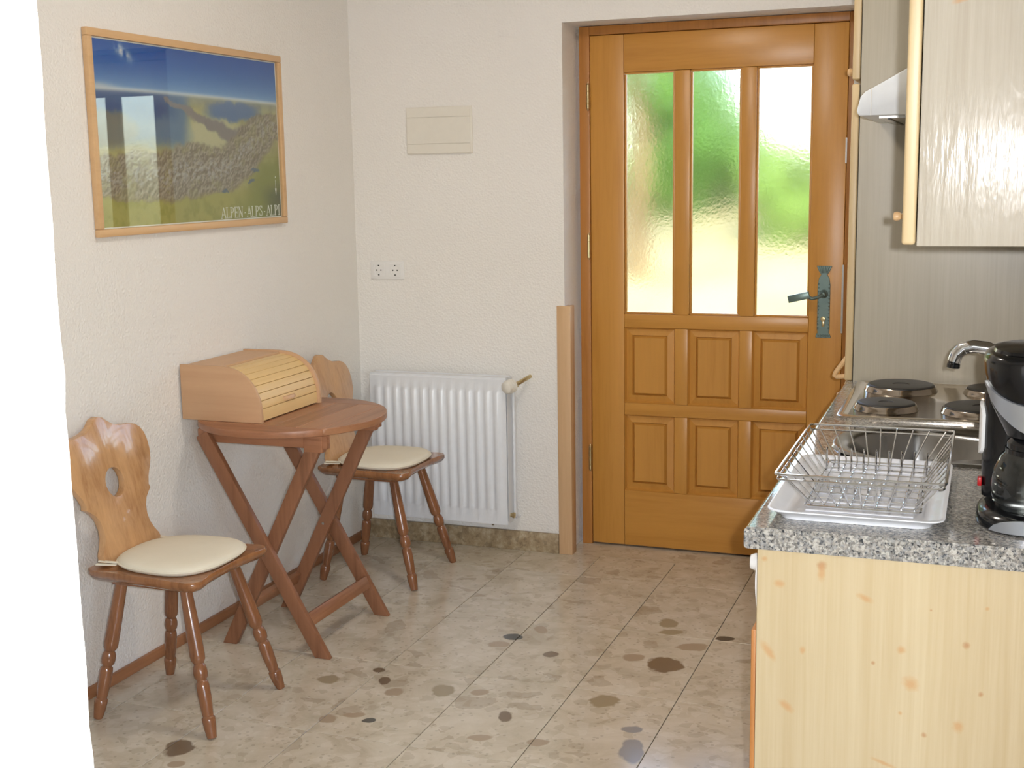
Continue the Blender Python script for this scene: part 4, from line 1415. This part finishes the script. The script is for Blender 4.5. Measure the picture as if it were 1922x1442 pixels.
# tall cabinet
tc = thing('tall_cabinet', (2.32, -0.46, 0), 'tall pale laminate cabinet at the far end of the worktop', 'cabinet')
part('side_panel', MB().box(2.031, CX1, TALL_Y0, TALL_Y0 + 0.018, 0.0, 2.30), MT['birch_far'], tc, 'pale laminate side panel', bevel=0.001, seg=1)
part('carcass', MB().box(2.031, CX1, TALL_Y0 + 0.0185, TALL_Y1, 0.08, 2.30), MT['birch_far'], tc)
for (a, b) in ((0.09, 0.852), (0.856, 1.720), (1.732, 2.298)):
    db = part('cabinet_door', MB().box(2.006, 2.0285, TALL_Y0 + 0.003, TALL_Y1 - 0.002, a, b), MT['pine_edge'], tc, 'wooden door seen edge-on', bevel=0.005, seg=3)
    kz, ky = {0.09: (0.80, -0.70), 0.856: (0.885, -0.70), 1.732: (1.762, -0.62)}[a]
    if a == 0.856:
        part('bow_handle', MB().tube([(2.006, ky, kz + 0.032), (1.992, ky - 0.002, kz + 0.012), (1.974, ky - 0.004, kz - 0.014), (1.972, ky - 0.004, kz - 0.022), (1.978, ky - 0.004, kz - 0.026), (2.006, ky, kz - 0.024)], [0.008, 0.008, 0.007, 0.0085, 0.0075, 0.008], 10), MT['knob'], db)
    else:
        part('knob', MB().lathe([(0, 0), (0.006, 0), (0.006, 0.010), (0.012, 0.016), (0.013, 0.020), (0.008, 0.027), (0, 0.028)], (2.006, ky, kz), (-1, 0, 0), 14, False), MT['knob'], db)
part('cover_strip', MB().box(2.0295, 2.0315, TALL_Y0 + 0.004, TALL_Y0 + 0.01, 0.09, 2.30), MT['socket_dark'], tc)

# wall cabinet
WX, WY0, WY1, WZ0, WZ1 = 2.284, -2.402, -1.385, 1.352, 2.25
wc = thing('wall_cabinet', (2.45, (WY0 + WY1) / 2, WZ0), 'pale laminate wall cabinet hanging above the coffee maker', 'cabinet')
part('side_panel', MB().box(WX, CX1, WY0, WY0 + 0.017, WZ0, WZ1), MT['birch'], wc, 'glossy pale birch side panel', bevel=0.001, seg=1)
part('carcass', MB().box(WX, CX1, WY0 + 0.0175, WY1, WZ0, WZ1), MT['birch_far'], wc)
wm = (WY0 + WY1) / 2
for (a, b, ky) in ((WY0 + 0.002, wm - 0.002, -2.26), (wm + 0.002, WY1 - 0.002, -1.84)):
    db = part('cabinet_door', MB().box(WX - 0.024, WX - 0.002, a, b, WZ0 + 0.002, WZ1 - 0.002), MT['pine_edge'], wc, 'wooden door seen edge-on', bevel=0.005, seg=3)
    part('knob', MB().lathe([(0, 0), (0.005, 0), (0.005, 0.006), (0.0065, 0.008), (0.005, 0.010), (0.007, 0.013), (0.0085, 0.018), (0.007, 0.023), (0, 0.0245)], (WX - 0.024, ky, 1.396), (-1, 0, 0), 14, False), MT['knob'], db, 'turned wooden knob')

# range hood
hd_ = thing('range_hood', (2.34, -1.05, 1.60), 'white slanted range hood over the cooker plates', 'range hood')
HY0, HY1 = -1.352, -0.765
hp2 = [(2.085, 1.606), (2.079, 1.617), (2.088, 1.652), (2.098, 1.663), (2.115, 1.672), (2.30, 1.772), (CX1, 1.80), (CX1, 1.606)]
part('canopy', MB().prism(hp2, 'y', HY0, HY1), MT['hood_white'], hd_, bevel=0.004)
part('filter_grille', MB().box(2.13, 2.58, HY0 + 0.03, HY1 - 0.03, 1.600, 1.606), MT['steel'], hd_)
for k in range(10):
    part('grille_bar', MB().box(2.15 + k * 0.042, 2.156 + k * 0.042, HY0 + 0.035, HY1 - 0.035, 1.597, 1.600), MT['black_plastic'], hd_)
part('visor_seam', MB().box(2.112, 2.1135, HY0 - 0.0006, HY0 + 0.002, 1.607, 1.669), MT['cream_plastic'], hd_)

# ------------------------------------------------------------------ hob
HX0, HX1, HB0, HB1 = 2.048, 2.565, -1.352, -0.775
hob = thing('electric_hob', (2.30, -1.06, CZ), 'built-in steel hob with four black cast-iron plates', 'hob')
tray = MB()
rc = [(0.0, 0.0), (0.0, 0.005), (0.008, 0.007), (0.018, 0.007), (0.024, 0.004)]
vs, fs = [], []
for ins, z in rc:
    for q in round_poly([(HX0 + ins, HB0 + ins), (HX1 - ins, HB0 + ins), (HX1 - ins, HB1 - ins), (HX0 + ins, HB1 - ins)], max(0.012, 0.022 - ins * 0.3), 4):
        vs.append((q[0], q[1], CZ + z + 0.0003))
N = len(vs) // len(rc)
for j in range(len(rc) - 1):
    for i in range(N):
        i2 = (i + 1) % N
        fs.append((j * N + i, j * N + i2, (j + 1) * N + i2, (j + 1) * N + i))
fs.append(tuple((len(rc) - 1) * N + i for i in range(N)))
fs.append(tuple(range(N - 1, -1, -1)))
tray.add(vs, fs)
part('steel_top', tray, MT['hob_steel'], hob, 'brushed steel hob top')
for (x, y, rr) in ((2.178, -0.915, 0.090), (2.160, -1.215, 0.0725), (2.425, -0.915, 0.0725), (2.395, -1.215, 0.090)):
    z = CZ + 0.0045
    hpz = part('hotplate', MB().lathe([(0.0, 0.0165), (rr * 0.24, 0.0165), (rr * 0.27, 0.0185), (rr - 0.006, 0.0195), (rr - 0.002, 0.0185), (rr, 0.0165), (rr, 0.006), (0, 0.006)], (x, y, z), (0, 0, 1), 48, False), MT['cast_iron'], hob, 'black cast-iron hotplate')
    part('steel_ring', MB().lathe([(rr + 0.0006, 0.004), (rr + 0.0006, 0.0145), (rr + 0.003, 0.0150), (rr + 0.005, 0.0125), (rr + 0.007, 0.006), (rr + 0.009, 0.002), (rr + 0.010, 0.0)], (x, y, z), (0, 0, 1), 48, False), MT['ring_steel'], hpz)

# ------------------------------------------------------------------ sink and faucet
sk_ = thing('kitchen_sink', (2.30, -1.64, CZ), 'inset stainless steel sink with a round bowl', 'sink')


def sink_outline(ins, n=60):
    """rounded on the left, squarer on the right"""
    x0_, x1_, y0_, y1_ = 2.075 + ins, 2.565 - ins, -1.838 + ins, -1.432 - ins
    q = []
    rl, rs = 0.175 - ins * 0.6, 0.045 - ins * 0.3
    for (cx_, cy_, rr_, a0) in ((x0_ + rl, y0_ + rl, rl, PI), (x1_ - rs, y0_ + rs, rs, 1.5 * PI), (x1_ - rs, y1_ - rs, rs, 0), (x0_ + rl, y1_ - rl, rl, 0.5 * PI)):
        for k in range(n // 4):
            a = a0 + PI / 2 * k / (n // 4 - 1)
            q.append((cx_ + rr_ * math.cos(a), cy_ + rr_ * math.sin(a)))
    return q


BC, BR = (2.285, -1.637), 0.176
n = 60
vs, fs = [], []
rings = []
for ins, z in ((0.0, 0.0005), (0.004, 0.006), (0.012, 0.007), (0.020, 0.004)):
    rings.append([(x, y, CZ + z) for x, y in sink_outline(ins, n)])
inner = rings[-1]
bowl_ring = []
for (x, y, z) in inner:
    a = math.atan2(y - BC[1], x - BC[0])
    bowl_ring.append(a)
for rr_, z in ((BR + 0.010, 0.0035), (BR, -0.002), (BR - 0.006, -0.010), (BR - 0.014, -0.10), (BR - 0.03, -0.135), (BR - 0.06, -0.145), (0.03, -0.150)):
    rings.append([(BC[0] + rr_ * math.cos(a), BC[1] + rr_ * math.sin(a), CZ + z) for a in bowl_ring])
for rg_ in rings: vs += rg_
for j in range(len(rings) - 1):
    for i in range(n):
        i2 = (i + 1) % n
        fs.append((j * n + i, j * n + i2, (j + 1) * n + i2, (j + 1) * n + i))
fs.append(tuple((len(rings) - 1) * n + i for i in range(n)))
part('basin', MB().add(vs, fs), MT['basin_steel'], sk_, 'polished steel basin')
part('drain', MB().lathe([(0.0, 0.003), (0.02, 0.003), (0.024, 0.005), (0.029, 0.003), (0.030, 0.0)], (BC[0], BC[1], CZ - 0.1497), (0, 0, 1), 24, False), MT['chrome'], sk_)

fc = thing('faucet', (2.53, -1.60, CZ), 'chrome mixer faucet with a curved spout behind the coffee maker', 'faucet')
part('base', MB().lathe([(0, 0.0045), (0.026, 0.0045), (0.026, 0.010), (0.022, 0.014), (0.021, 0.085), (0.024, 0.09), (0.024, 0.130), (0.018, 0.142), (0, 0.145)], (2.535, -1.60, CZ), (0, 0, 1), 24, False), MT['chrome'], fc)
part('spout', MB().tube([(2.53, -1.60, 0.965), (2.505, -1.60, 1.005), (2.47, -1.598, 1.042), (2.43, -1.597, 1.068), (2.40, -1.596, 1.079), (2.372, -1.596, 1.082), (2.350, -1.596, 1.077), (2.337, -1.596, 1.063), (2.332, -1.596, 1.046)],
                        [0.018, 0.0175, 0.017, 0.016, 0.0155, 0.015, 0.015, 0.0145, 0.0145], 14), MT['chrome'], fc)
part('aerator', MB().lathe([(0, 0), (0.0125, 0), (0.0125, 0.006), (0.0145, 0.007), (0.0145, 0.016), (0.0, 0.016)], (2.332, -1.596, 1.048), (-0.1, 0, -1), 16, False), MT['black_plastic'], fc)
part('lever', MB().tube([(2.535, -1.60, 0.995), (2.53, -1.58, 1.03), (2.50, -1.52, 1.055), (2.47, -1.47, 1.062)], [0.018, 0.012, 0.008, 0.0075], 12), MT['chrome'], fc)

# ------------------------------------------------------------------ drip tray and dish rack
TX_0, TX_1, TY_0, TY_1 = 2.038, 2.345, -2.372, -1.885
dt = thing('drip_tray', ((TX_0 + TX_1) / 2, (TY_0 + TY_1) / 2, CZ), 'white plastic drip tray under the wire dish rack', 'tray')
rings = []
for ins, z in ((0.022, 0.0005), (0.020, 0.006), (0.010, 0.012), (0.004, 0.017), (0.0, 0.0185), (0.0, 0.0205), (0.004, 0.0212), (0.012, 0.0150), (0.022, 0.010), (0.028, 0.0065)):
    rings.append([(q[0], q[1], CZ + z) for q in round_poly([(TX_0 + ins, TY_0 + ins), (TX_1 - ins, TY_0 + ins), (TX_1 - ins, TY_1 - ins), (TX_0 + ins, TY_1 - ins)], 0.035, 6)])
N = len(rings[0])
vs, fs = [], []
for rg_ in rings: vs += rg_
for j in range(len(rings) - 1):
    for i in range(N):
        i2 = (i + 1) % N
        fs.append((j * N + i, j * N + i2, (j + 1) * N + i2, (j + 1) * N + i))
fs.append(tuple(range(N - 1, -1, -1)))
fs.append(tuple((len(rings) - 1) * N + i for i in range(N)))
part('pan', MB().add(vs, fs), MT['tray_plastic'], dt, angle=60)
for k in range(6):
    y = -2.30 + k * 0.068
    part('drain_rib', MB().box(2.10, 2.29, y - 0.004, y + 0.004, CZ + 0.0066, CZ + 0.0088), MT['tray_plastic'], dt, bevel=0.0015, seg=1)

RXa, RXb, RYa, RYb, RZt = 2.050, 2.344, -2.343, -1.856, 0.937
BXa, BXb, BYa, BYb, RZb = 2.098, 2.302, -2.296, -1.908, CZ + 0.0145
dr = thing('dish_rack', ((RXa + RXb) / 2, (RYa + RYb) / 2, RZb), 'empty chrome wire dish rack standing on the white drip tray', 'dish rack')
WR = 0.0019


def wire(path, r=WR, closed=False, nm='wire', n=6):
    part(nm, MB().tube(path, r, n, closed), MT['chrome'], dr)


def rrect(x0_, x1_, y0_, y1_, z, r_=0.012):
    return [(q[0], q[1], z) for q in round_poly([(x0_, y0_), (x1_, y0_), (x1_, y1_), (x0_, y1_)], r_, 4)]


wire(rrect(RXa, RXb, RYa, RYb, RZt), 0.0026, True, 'rim_wire')
wire(rrect(RXa + 0.003, RXb - 0.003, RYa + 0.003, RYb - 0.003, RZt - 0.010), 0.0020, True, 'rim_wire')
wire(rrect(BXa, BXb, BYa, BYb, RZb), 0.0022, True, 'base_wire')
lp = lambda a, b, t: a + (b - a) * t
# u-shaped wires across (in x), running down one long side, along the base and up the other
NU = 9
for k in range(NU):
    t = (k + 0.5) / NU
    yt, yb_ = lp(RYa, RYb, t), lp(BYa, BYb, t)
    wire([(RXa + 0.003, yt, RZt - 0.002), (BXa, yb_, RZb + 0.006), (BXa + 0.006, yb_, RZb), (BXb - 0.006, yb_, RZb), (BXb, yb_, RZb + 0.006), (RXb - 0.003, yt, RZt - 0.002)], 0.0015, n=5)
NV = 9
for k in range(NV):
    t = (k + 0.5) / NV
    xt, xb_ = lp(RXa, RXb, t), lp(BXa, BXb, t)
    wire([(xt, RYa + 0.003, RZt - 0.002), (xb_, BYa, RZb + 0.006), (xb_, BYa + 0.006, RZb - 0.003), (xb_, BYb - 0.006, RZb - 0.003), (xb_, BYb, RZb + 0.006), (xt, RYb - 0.003, RZt - 0.002)], 0.0015, n=5)
# two rows of plate prongs
for y, ph in ((-2.17, 0.024), (-1.995, 0.046)):
    for k in range(9):
        x = lp(BXa + 0.004, BXb - 0.004, k / 8)
        wire([(x, y - 0.006, RZb), (x, y - 0.006, RZb + ph - 0.006), (x, y - 0.004, RZb + ph - 0.0015), (x, y, RZb + ph), (x, y + 0.004, RZb + ph - 0.0015), (x, y + 0.006, RZb + ph - 0.006), (x, y + 0.006, RZb)], 0.0016, nm='prong', n=6)

# ------------------------------------------------------------------ coffee maker
cm = thing('coffee_maker', (2.50, -2.25, CZ), 'black drip coffee maker with glass carafe and silver trim', 'coffee maker')
MX, MY = 2.497, -2.235
ZC = CZ


def oval(cx_, cy_, rx_, ry_, e=2.6, n=44):
    q = []
    for k in range(n):
        a = 2 * PI * k / n
        c_, s_ = math.cos(a), math.sin(a)
        q.append((cx_ + rx_ * abs(c_) ** (2 / e) * (1 if c_ > 0 else -1), cy_ + ry_ * abs(s_) ** (2 / e) * (1 if s_ > 0 else -1)))
    return q


def loft(layers, n=44):
    vs, fs = [], []
    for q, z in layers:
        vs += [(x, y, z) for x, y in q]
    m = len(layers)
    for j in range(m - 1):
        for i in range(n):
            i2 = (i + 1) % n
            fs.append((j * n + i, j * n + i2, (j + 1) * n + i2, (j + 1) * n + i))
    fs.append(tuple(range(n - 1, -1, -1)))
    fs.append(tuple((m - 1) * n + i for i in range(n)))
    return MB().add(vs, fs)


base_l = loft([(oval(MX, MY, 0.100, 0.115), ZC + 0.0005), (oval(MX, MY, 0.104, 0.119), ZC + 0.004), (oval(MX, MY, 0.104, 0.119), ZC + 0.016), (oval(MX, MY, 0.100, 0.114), ZC + 0.024), (oval(MX, MY, 0.088, 0.100), ZC + 0.030), (oval(MX, MY, 0.078, 0.088), ZC + 0.0305)])
part('base', base_l, MT['black_plastic'], cm, angle=50)
body = loft([(oval(MX, MY + 0.066, 0.096, 0.048, 3), ZC + 0.030), (oval(MX, MY + 0.066, 0.098, 0.050, 3), ZC + 0.10), (oval(MX, MY + 0.066, 0.098, 0.050, 3), ZC + 0.22)])
part('water_tank', body, MT['black_plastic'], cm, angle=50)
head = loft([(oval(MX, MY - 0.010, 0.062, 0.082, 2.6), ZC + 0.164), (oval(MX, MY - 0.004, 0.088, 0.106, 2.6), ZC + 0.218), (oval(MX, MY, 0.1005, 0.116, 2.8), ZC + 0.272), (oval(MX, MY, 0.1015, 0.117, 2.8), ZC + 0.292), (oval(MX, MY, 0.097, 0.112, 2.8), ZC + 0.302), (oval(MX, MY, 0.085, 0.098, 2.6), ZC + 0.307)])
part('brew_head', head, MT['black_plastic'], cm, angle=50)
part('lid', loft([(oval(MX, MY, 0.086, 0.098, 2.6), ZC + 0.3065), (oval(MX, MY, 0.084, 0.096, 2.6), ZC + 0.312), (oval(MX, MY, 0.070, 0.080, 2.4), ZC + 0.3155)]), MT['black_plastic'], cm, angle=50)


def patch_on(cx_, cy_, rx_, ry_, e, a0, a1, zlo, zhi, th, nn=16):
    """leaf-shaped trim hugging an oval body between two angles"""
    vs, fs = [], []
    for i in range(nn + 1):
        t = i / nn
        a = a0 + (a1 - a0) * t
        c_, s_ = math.cos(a), math.sin(a)
        for (off, z) in ((0, zlo(t)), (th, zlo(t) + 0.001), (th, zhi(t) - 0.001), (0, zhi(t))):
            k = [rx_, ry_]
            z_ = z
            rxx, ryy = rx_(z_) + off, ry_(z_) + off
            vs.append((cx_ + rxx * abs(c_) ** (2 / e) * (1 if c_ > 0 else -1), cy_(z_) + ryy * abs(s_) ** (2 / e) * (1 if s_ > 0 else -1), z_))
    for i in range(nn):
        for j in range(4):
            j2 = (j + 1) % 4
            fs.append((i * 4 + j, i * 4 + j2, (i + 1) * 4 + j2, (i + 1) * 4 + j))
    fs += [(0, 1, 2, 3), tuple(nn * 4 + j for j in (3, 2, 1, 0))]
    return MB().add(vs, fs)


def head_r(z, a, b):
    h = [(0.164, 0.062, 0.082), (0.218, 0.088, 0.106), (0.272, 0.1005, 0.116), (0.30, 0.1015, 0.117)]
    zz_ = z - ZC
    for (z0_, r0, q0), (z1_, r1, q1) in zip(h[:-1], h[1:]):
        if zz_ <= z1_:
            t = max(0, (zz_ - z0_) / (z1_ - z0_))
            return (r0 + (r1 - r0) * t) if a else (q0 + (q1 - q0) * t)
    return h[-1][1] if a else h[-1][2]


A0, A1 = PI * 1.10, PI * 1.90
leafc = lambda t: math.sin(PI * t)
part('head_trim', patch_on(MX, lambda z: MY - 0.010 * max(0, min(1, (ZC + 0.25 - z) / 0.085)), lambda z: head_r(z, True, 0), lambda z: head_r(z, False, 0), 2.6, A0, A1,
                           lambda t: ZC + 0.252 - 0.082 * leafc(t) ** 0.7, lambda t: ZC + 0.258 - 0.034 * leafc(t), 0.0055), MT['silver_plastic'], cm, 'silver crescent trim')
part('base_trim', patch_on(MX, lambda z: MY, lambda z: 0.1042, lambda z: 0.1192, 2.6, PI * 1.25, PI * 1.75,
                           lambda t: ZC + 0.003, lambda t: ZC + 0.006 + 0.024 * leafc(t) ** 0.6, 0.0022), MT['silver_plastic'], cm, 'silver half-moon trim')
part('level_window', patch_on(MX, lambda z: MY + 0.066, lambda z: 0.0982, lambda z: 0.0502, 3, PI * 0.82, PI * 1.12,
                              lambda t: ZC + 0.120 - 0.016 * math.sin(PI * t) ** 0.5, lambda t: ZC + 0.180 + 0.02 * math.sin(PI * t) ** 0.5, 0.006), MT['white_plastic'], cm, 'pale water level window')
part('power_switch', MB().box(MX - 0.1035, MX - 0.0955, MY + 0.040, MY + 0.056, ZC + 0.048, ZC + 0.064), MT['red_switch'], cm, 'red power switch', bevel=0.002)
# carafe: it lifts out, so it is a thing of its own
cf = thing('glass_carafe', (MX, MY - 0.028, ZC + 0.031), 'glass carafe with black lid on the hot plate of the coffee maker', 'carafe')
KX_, KY_ = MX, MY - 0.032
CB = ZC + 0.0308
cp = [(0.0, 0.001), (0.066, 0.001), (0.073, 0.005), (0.080, 0.024), (0.081, 0.044), (0.077, 0.072), (0.067, 0.094), (0.056, 0.106), (0.054, 0.110)]
part('glass_bowl', MB().lathe(cp, (KX_, KY_, CB), (0, 0, 1), 40, False), MT['carafe'], cf, 'clear glass bowl')
part('lid', MB().lathe([(0, 0.1325), (0.035, 0.132), (0.052, 0.127), (0.058, 0.119), (0.058, 0.110), (0.054, 0.108), (0.0, 0.108)], (KX_, KY_, CB), (0, 0, 1), 32, False), MT['black_plastic'], cf)
part('band', MB().lathe([(0.0585, 0.101), (0.0605, 0.101), (0.0605, 0.109), (0.0585, 0.109)], (KX_, KY_, CB), (0, 0, 1), 32, False), MT['black_plastic'], cf)
part('handle', MB().tube([(KX_ + 0.040, KY_ - 0.045, CB + 0.112), (KX_ + 0.062, KY_ - 0.075, CB + 0.110), (KX_ + 0.070, KY_ - 0.085, CB + 0.085), (KX_ + 0.068, KY_ - 0.082, CB + 0.05), (KX_ + 0.056, KY_ - 0.062, CB + 0.035)], 0.008, 10), MT['black_plastic'], cf)
for k in range(5):
    z = ZC + 0.050 + k * 0.014
    a = PI * 1.12
    rr_ = 0.0813 if k < 2 else 0.0813 - 0.0020 * (k - 1) ** 1.5
    px_, py_ = KX_ + rr_ * math.cos(a), KY_ + rr_ * math.sin(a)
    tx_, ty_ = -math.sin(a), math.cos(a)
    part('scale_mark', MB().bar((px_ - tx_ * 0.003, py_ - ty_ * 0.003, z), (px_ + tx_ * 0.003, py_ + ty_ * 0.003, z), 0.002, 0.0008, (0, 0, 1)), MT['print_white'], cf)

# ------------------------------------------------------------------ ceiling lamp (above the frame)
cl = thing('ceiling_lamp', (1.40, -1.55, CEIL), 'round ceiling lamp with warm glass dome', 'lamp')
part('mount', MB().lathe([(0, 0), (0.13, 0), (0.135, -0.01), (0.135, -0.022), (0, -0.022)], (1.40, -1.55, CEIL), (0, 0, 1), 32, False), MT['white_plastic'], cl)
part('dome', MB().lathe([(0.125, -0.0225), (0.135, -0.03), (0.125, -0.06), (0.09, -0.085), (0.04, -0.098), (0.0, -0.10)], (1.40, -1.55, CEIL), (0, 0, 1), 32, False), MT['lamp'], cl, 'glowing warm glass dome')

# ------------------------------------------------------------------ outdoors behind the door
gd = MB()
gd.add([(-30, 0.33, -0.05), (30, 0.33, -0.05), (30, 2.5, -0.05), (-30, 2.5, -0.05), (30, 12, 1.55), (-30, 12, 1.55), (40, 60, 3.0), (-40, 60, 3.0)],
       [(0, 1, 2, 3), (3, 2, 4, 5), (5, 4, 6, 7)])
struct('ground', gd, MT['lawn'], 'sunlit dry grass slope outside the door', smooth=False)
struct('terrace', MB().box(-1.5, 4.5, 0.33, 2.4, -0.06, -0.02), MT['paving'], 'pale paved terrace outside the door')
gd2 = MB().box(-30, -0.26, -40, 0.325, -0.15, -0.06).box(ROOM_X1 + 0.26, 30, -40, 0.325, -0.15, -0.06).box(-0.26, ROOM_X1 + 0.26, -40, ROOM_Y0 - 0.26, -0.15, -0.06)
struct('ground_behind', gd2, MT['paving'], 'pale paving around the house')


def foliage(center, rad, nleaf, size, seed, cl_n=26):
    rg = random.Random(seed)
    mb = MB()
    cls = []
    for k in range(cl_n):
        while True:
            p = Vector((rg.uniform(-1, 1), rg.uniform(-1, 1), rg.uniform(-1, 1)))
            if p.length < 1: break
        cls.append(Vector((center[0] + p.x * rad[0], center[1] + p.y * rad[1], center[2] + p.z * rad[2])))
    cr_ = min(rad) * 0.55
    for i in range(nleaf):
        c_ = rg.choice(cls)
        dv = Vector((rg.gauss(0, 1), rg.gauss(0, 1), rg.gauss(0, 1))).normalized() * (cr_ * rg.uniform(0.5, 1.0))
        p = c_ + dv
        nn_ = (dv.normalized() + Vector((rg.uniform(-1, 1), rg.uniform(-1, 1), rg.uniform(-1, 1))) * 0.7).normalized()
        u_ = nn_.orthogonal().normalized()
        v_ = nn_.cross(u_)
        a = rg.uniform(0, 6.28)
        u2 = u_ * math.cos(a) + v_ * math.sin(a)
        v2 = nn_.cross(u2)
        s_ = size * rg.uniform(0.6, 1.2)
        mb.add([p - u2 * s_, p - v2 * s_ * 0.5 + nn_ * s_ * 0.1, p + u2 * s_, p + v2 * s_ * 0.5 + nn_ * s_ * 0.1], [(0, 1, 2, 3)])
    return mb


def plant(name, label, cat, loc, rad, h, mat, nleaf, size, seed, trunk_r=0.05):
    t = thing(name, loc, label, cat, 'plants in the garden')
    x, y, z = loc
    rg = random.Random(seed + 50)
    tr = [(x, y, z - 0.2)] + [(x + rg.uniform(-.05, .05) * k, y + rg.uniform(-.05, .05) * k, z + h * k / 4) for k in range(1, 5)]
    part('trunk', MB().tube(tr, [trunk_r * (1.15 - 0.2 * k) for k in range(5)], 10), MT['bark'], t)
    fo = foliage((x, y, z + h), rad, nleaf, size, seed)
    part('foliage', fo, mat, t, smooth=False)
    return t


def gz_at(y):
    return -0.05 if y < 2.5 else (-0.05 + (y - 2.5) * 1.6 / 9.5 if y < 12 else 1.55 + (y - 12) * 1.45 / 48)


plant('garden_tree', 'brown-trunked garden tree behind the door glass by the hinges', 'tree', (-0.50, 6.2, gz_at(6.2)), (1.0, 0.6, 0.5), 2.35, MT['leaf_light'], 2200, 0.10, 11, 0.12)
plant('garden_shrub', 'dense bright green shrub behind the middle door pane', 'shrub', (-0.72, 9.0, gz_at(9.0)), (0.70, 0.6, 0.95), 0.65, MT['leaf'], 6000, 0.10, 21)
plant('garden_shrub', 'loose light green shrub behind the pane beside the door handle', 'shrub', (0.72, 7.6, gz_at(7.6)), (0.60, 0.4, 0.50), 0.45, MT['leaf_light'], 2400, 0.08, 31)
plant('garden_tree', 'tall dark green tree behind the garden shrubs', 'tree', (-4.3, 13.0, gz_at(13)), (2.0, 1.4, 2.2), 2.6, MT['leaf'], 7000, 0.15, 41, 0.2)
plant('garden_tree', 'pale green tree standing beyond the door glass on the slope', 'tree', (-9.5, 17.0, gz_at(17)), (2.6, 1.6, 3.0), 3.6, MT['leaf_light'], 6000, 0.17, 51, 0.2)

hs = thing('neighbour_house', (4.5, 20, gz_at(20)), 'white rendered house across the garden with a tiled roof', 'house')
z0 = gz_at(20) - 0.5
part('wall', MB().box(-1.75, 10, 20, 27, z0, z0 + 6.0), MT['house_white'], hs)
part('roof', MB().prism([(-2.3, z0 + 6.0), (10.6, z0 + 6.0), (4.2, z0 + 9.2)], 'y', 19.3, 27.6), MT['house_roof'], hs)
for (x, z) in ((2.2, 0.9), (6.5, 0.9), (2.2, 4.2), (6.5, 4.2)):
    f_ = part('window_frame', MB().box(x, x + 1.2, 19.95, 20.0, z0 + z, z0 + z + 1.3), MT['white_plastic'], hs)
    part('window_pane', MB().box(x + 0.08, x + 1.12, 19.94, 19.951, z0 + z + 0.08, z0 + z + 1.22), MT['house_glass'], f_)
part('balcony', MB().box(-1.7, 5.0, 18.8, 20.0, z0 + 2.9, z0 + 3.8), MT['house_white'], hs)
